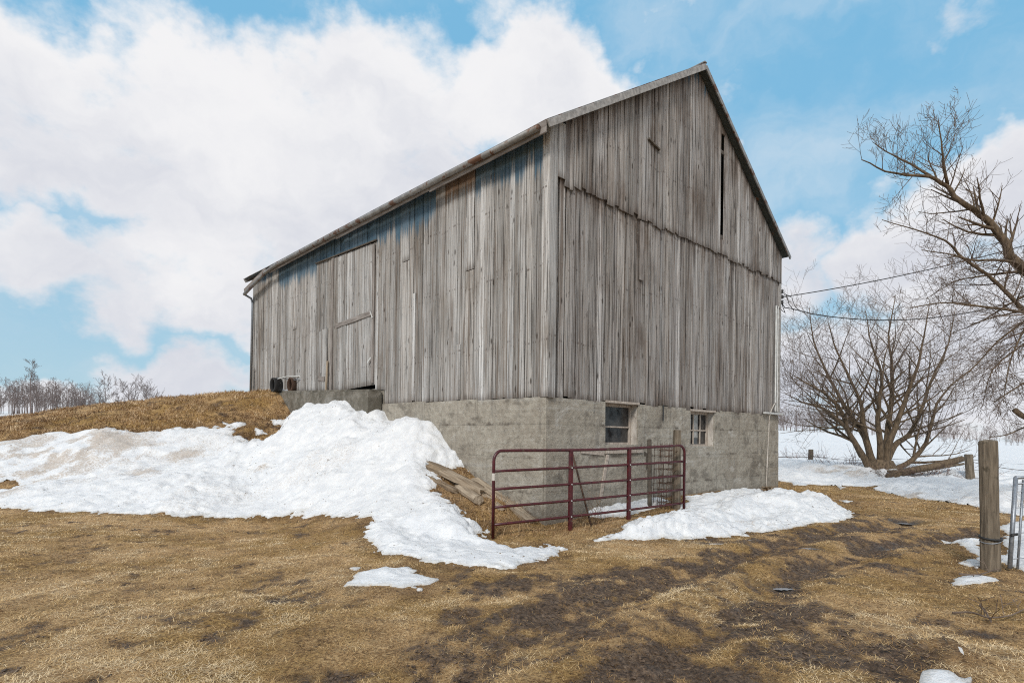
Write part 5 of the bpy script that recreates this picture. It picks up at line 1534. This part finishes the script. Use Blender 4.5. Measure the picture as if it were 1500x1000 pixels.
# loose clods on the mud and grit on the snow
def clods(name, x, y, size, mat, seed, label, zf):
    r = np.random.default_rng(seed); n = len(x)
    base = np.array([(1, 0, 0), (-.5, .87, 0), (-.5, -.87, 0), (.5, .6, .55), (-.8, .1, .5), (.4, -.7, .6), (0, 0, .9)])
    fc = np.array([(0, 1, 3), (1, 4, 3), (1, 2, 4), (2, 5, 4), (2, 0, 5), (0, 3, 5), (3, 4, 6), (4, 5, 6), (5, 3, 6)])
    a = r.uniform(0, 6.28, n); ca, sa = np.cos(a)[:, None], np.sin(a)[:, None]
    b = base[None] * r.uniform(.55, 1.3, (n, 7, 3)) * size[:, None, None]
    V = np.stack([b[:, :, 0] * ca - b[:, :, 1] * sa + x[:, None], b[:, :, 0] * sa + b[:, :, 1] * ca + y[:, None], b[:, :, 2] * .7 + zf[:, None] - .003], 2).reshape(-1, 3)
    F = (fc[None] + (np.arange(n) * 7)[:, None, None]).reshape(-1, 3)
    o = np_mesh(name, V, F, mat, False); tag(o, label, name, kind='stuff'); return o
M_CLOD = mat_simple("mud_clod", (0.035, 0.021, 0.012), (0.15, 0.098, 0.062), 12, 0.7)
x, y = scatter(26000, 3.2, 11, power=1.3); mud = mud_at(x, y)
_, best = snow_field(x, y); ok = (mud > .45) & (best < -.05) & (fbm(x * 3, y * 3, 3, 91) > .5) & ~(((x - C0.x) * Lf.x + (y - C0.y) * Lf.y > 0) & ((x - C0.x) * G.x + (y - C0.y) * G.y > 0))
x, y = x[ok], y[ok]; clods("mud_clods", x, y, rg_.uniform(.006, .02, len(x)) ** 1.0, M_CLOD, 61, "small dark churned mud clods along the wheel tracks", ground_fine(x, y))
x, y = scatter(5000, 6, 14, -60, 1250, 1.0); h_, best = snow_field(x, y)
ok = (best > .05) & (fbm(x * .8, y * .8, 3, 95) > .50) & (rg_.random(len(x)) < .35) & ~(((x - C0.x) * Lf.x + (y - C0.y) * Lf.y > -.1) & ((x - C0.x) * G.x + (y - C0.y) * G.y > -.1))
x, y, h_, best = x[ok], y[ok], h_[ok], best[ok]
clods("snow_debris", x, y, rg_.uniform(.004, .018, len(x)), M_OLDPLANK, 62, "scattered dark bits of straw and dirt lying on the snowbank", ground_fine(x, y) + np.maximum(h_ + snow_bumps(x, y, best), .012))

# weeds and fallen sticks
def stick(pts_px, r, label, lift=.03, twigs=3, seed=0):
    rr = random.Random(seed); pts = [hit(*q) + Vector((0, 0, lift + rr.uniform(0, .03))) for q in pts_px]
    mb = MB(); limb(mb, mb, pts, r, r * .5, rr, kids=twigs, klen=.3, lvl=1, minr=.003, up=0, start=.2, sides=6, kk=2)
    tag(mb.build("fallen_stick", M_TWIG, None), label, "stick", "fallen sticks on the grass")
stick([(1395, 903), (1425, 905), (1450, 915), (1480, 908), (1510, 895)], .010, "long crooked dark stick lying on the grass at the right edge", seed=1)
stick([(1436, 896), (1444, 906), (1452, 916)], .012, "short forked dark stick lying across the long one", seed=2)
stick([(1405, 845), (1435, 848), (1462, 838)], .012, "brown stick lying at the foot of the stout gate post", seed=3)
rgx = empty("rope_coil", gp(8.1, .14, .35)); tag(rgx, "tangled old rope and rag lying at the barn corner below the white cable", "rope")
mb = MB(); rr = random.Random(6)
for k in range(4):
    a0 = rr.uniform(0, 6); mb.tube([Vector((G.x * (q * .9 - .4) + .05 * math.sin(q * 9 + a0), G.y * (q * .9 - .4), .03 + .10 * abs(math.sin(q * 5 + a0)) * (1 - q * .5))) for q in np.linspace(0, 1, 14)], .022, 6)
mb.build("rope", M_OLDPLANK, rgx, True)
def weed(u, v, h, n, label, seed):
    rr = random.Random(seed); p = hit(u, v); mb = MB()
    for k in range(n):
        grow(mb, mb, Vector((rr.uniform(-.12, .12), rr.uniform(-.05, .05), -.03)), Vector((rr.uniform(-.4, .4), rr.uniform(-.3, .3), 1)), h * rr.uniform(.6, 1.1), .004, 1, rr, up=0, kids=3, minr=.0022)
    o = mb.build("dead_weed", M_BANK if False else M_OLDPLANK); o.location = p; tag(o, label, "weed", "dry weed stalks")
weed(878, 765, .5, 9, "dry weed stalks standing in snow behind the middle of the red gate", 1)
weed(845, 772, .35, 7, "short dry weed stalks at the gate's second upright", 2)
weed(1500, 745, .45, 8, "dry weed stalks behind the grey mesh gate", 4)
print("objects", len(bpy.data.objects), "polys", sum(len(o.data.polygons) for o in bpy.data.objects if o.type == 'MESH'))
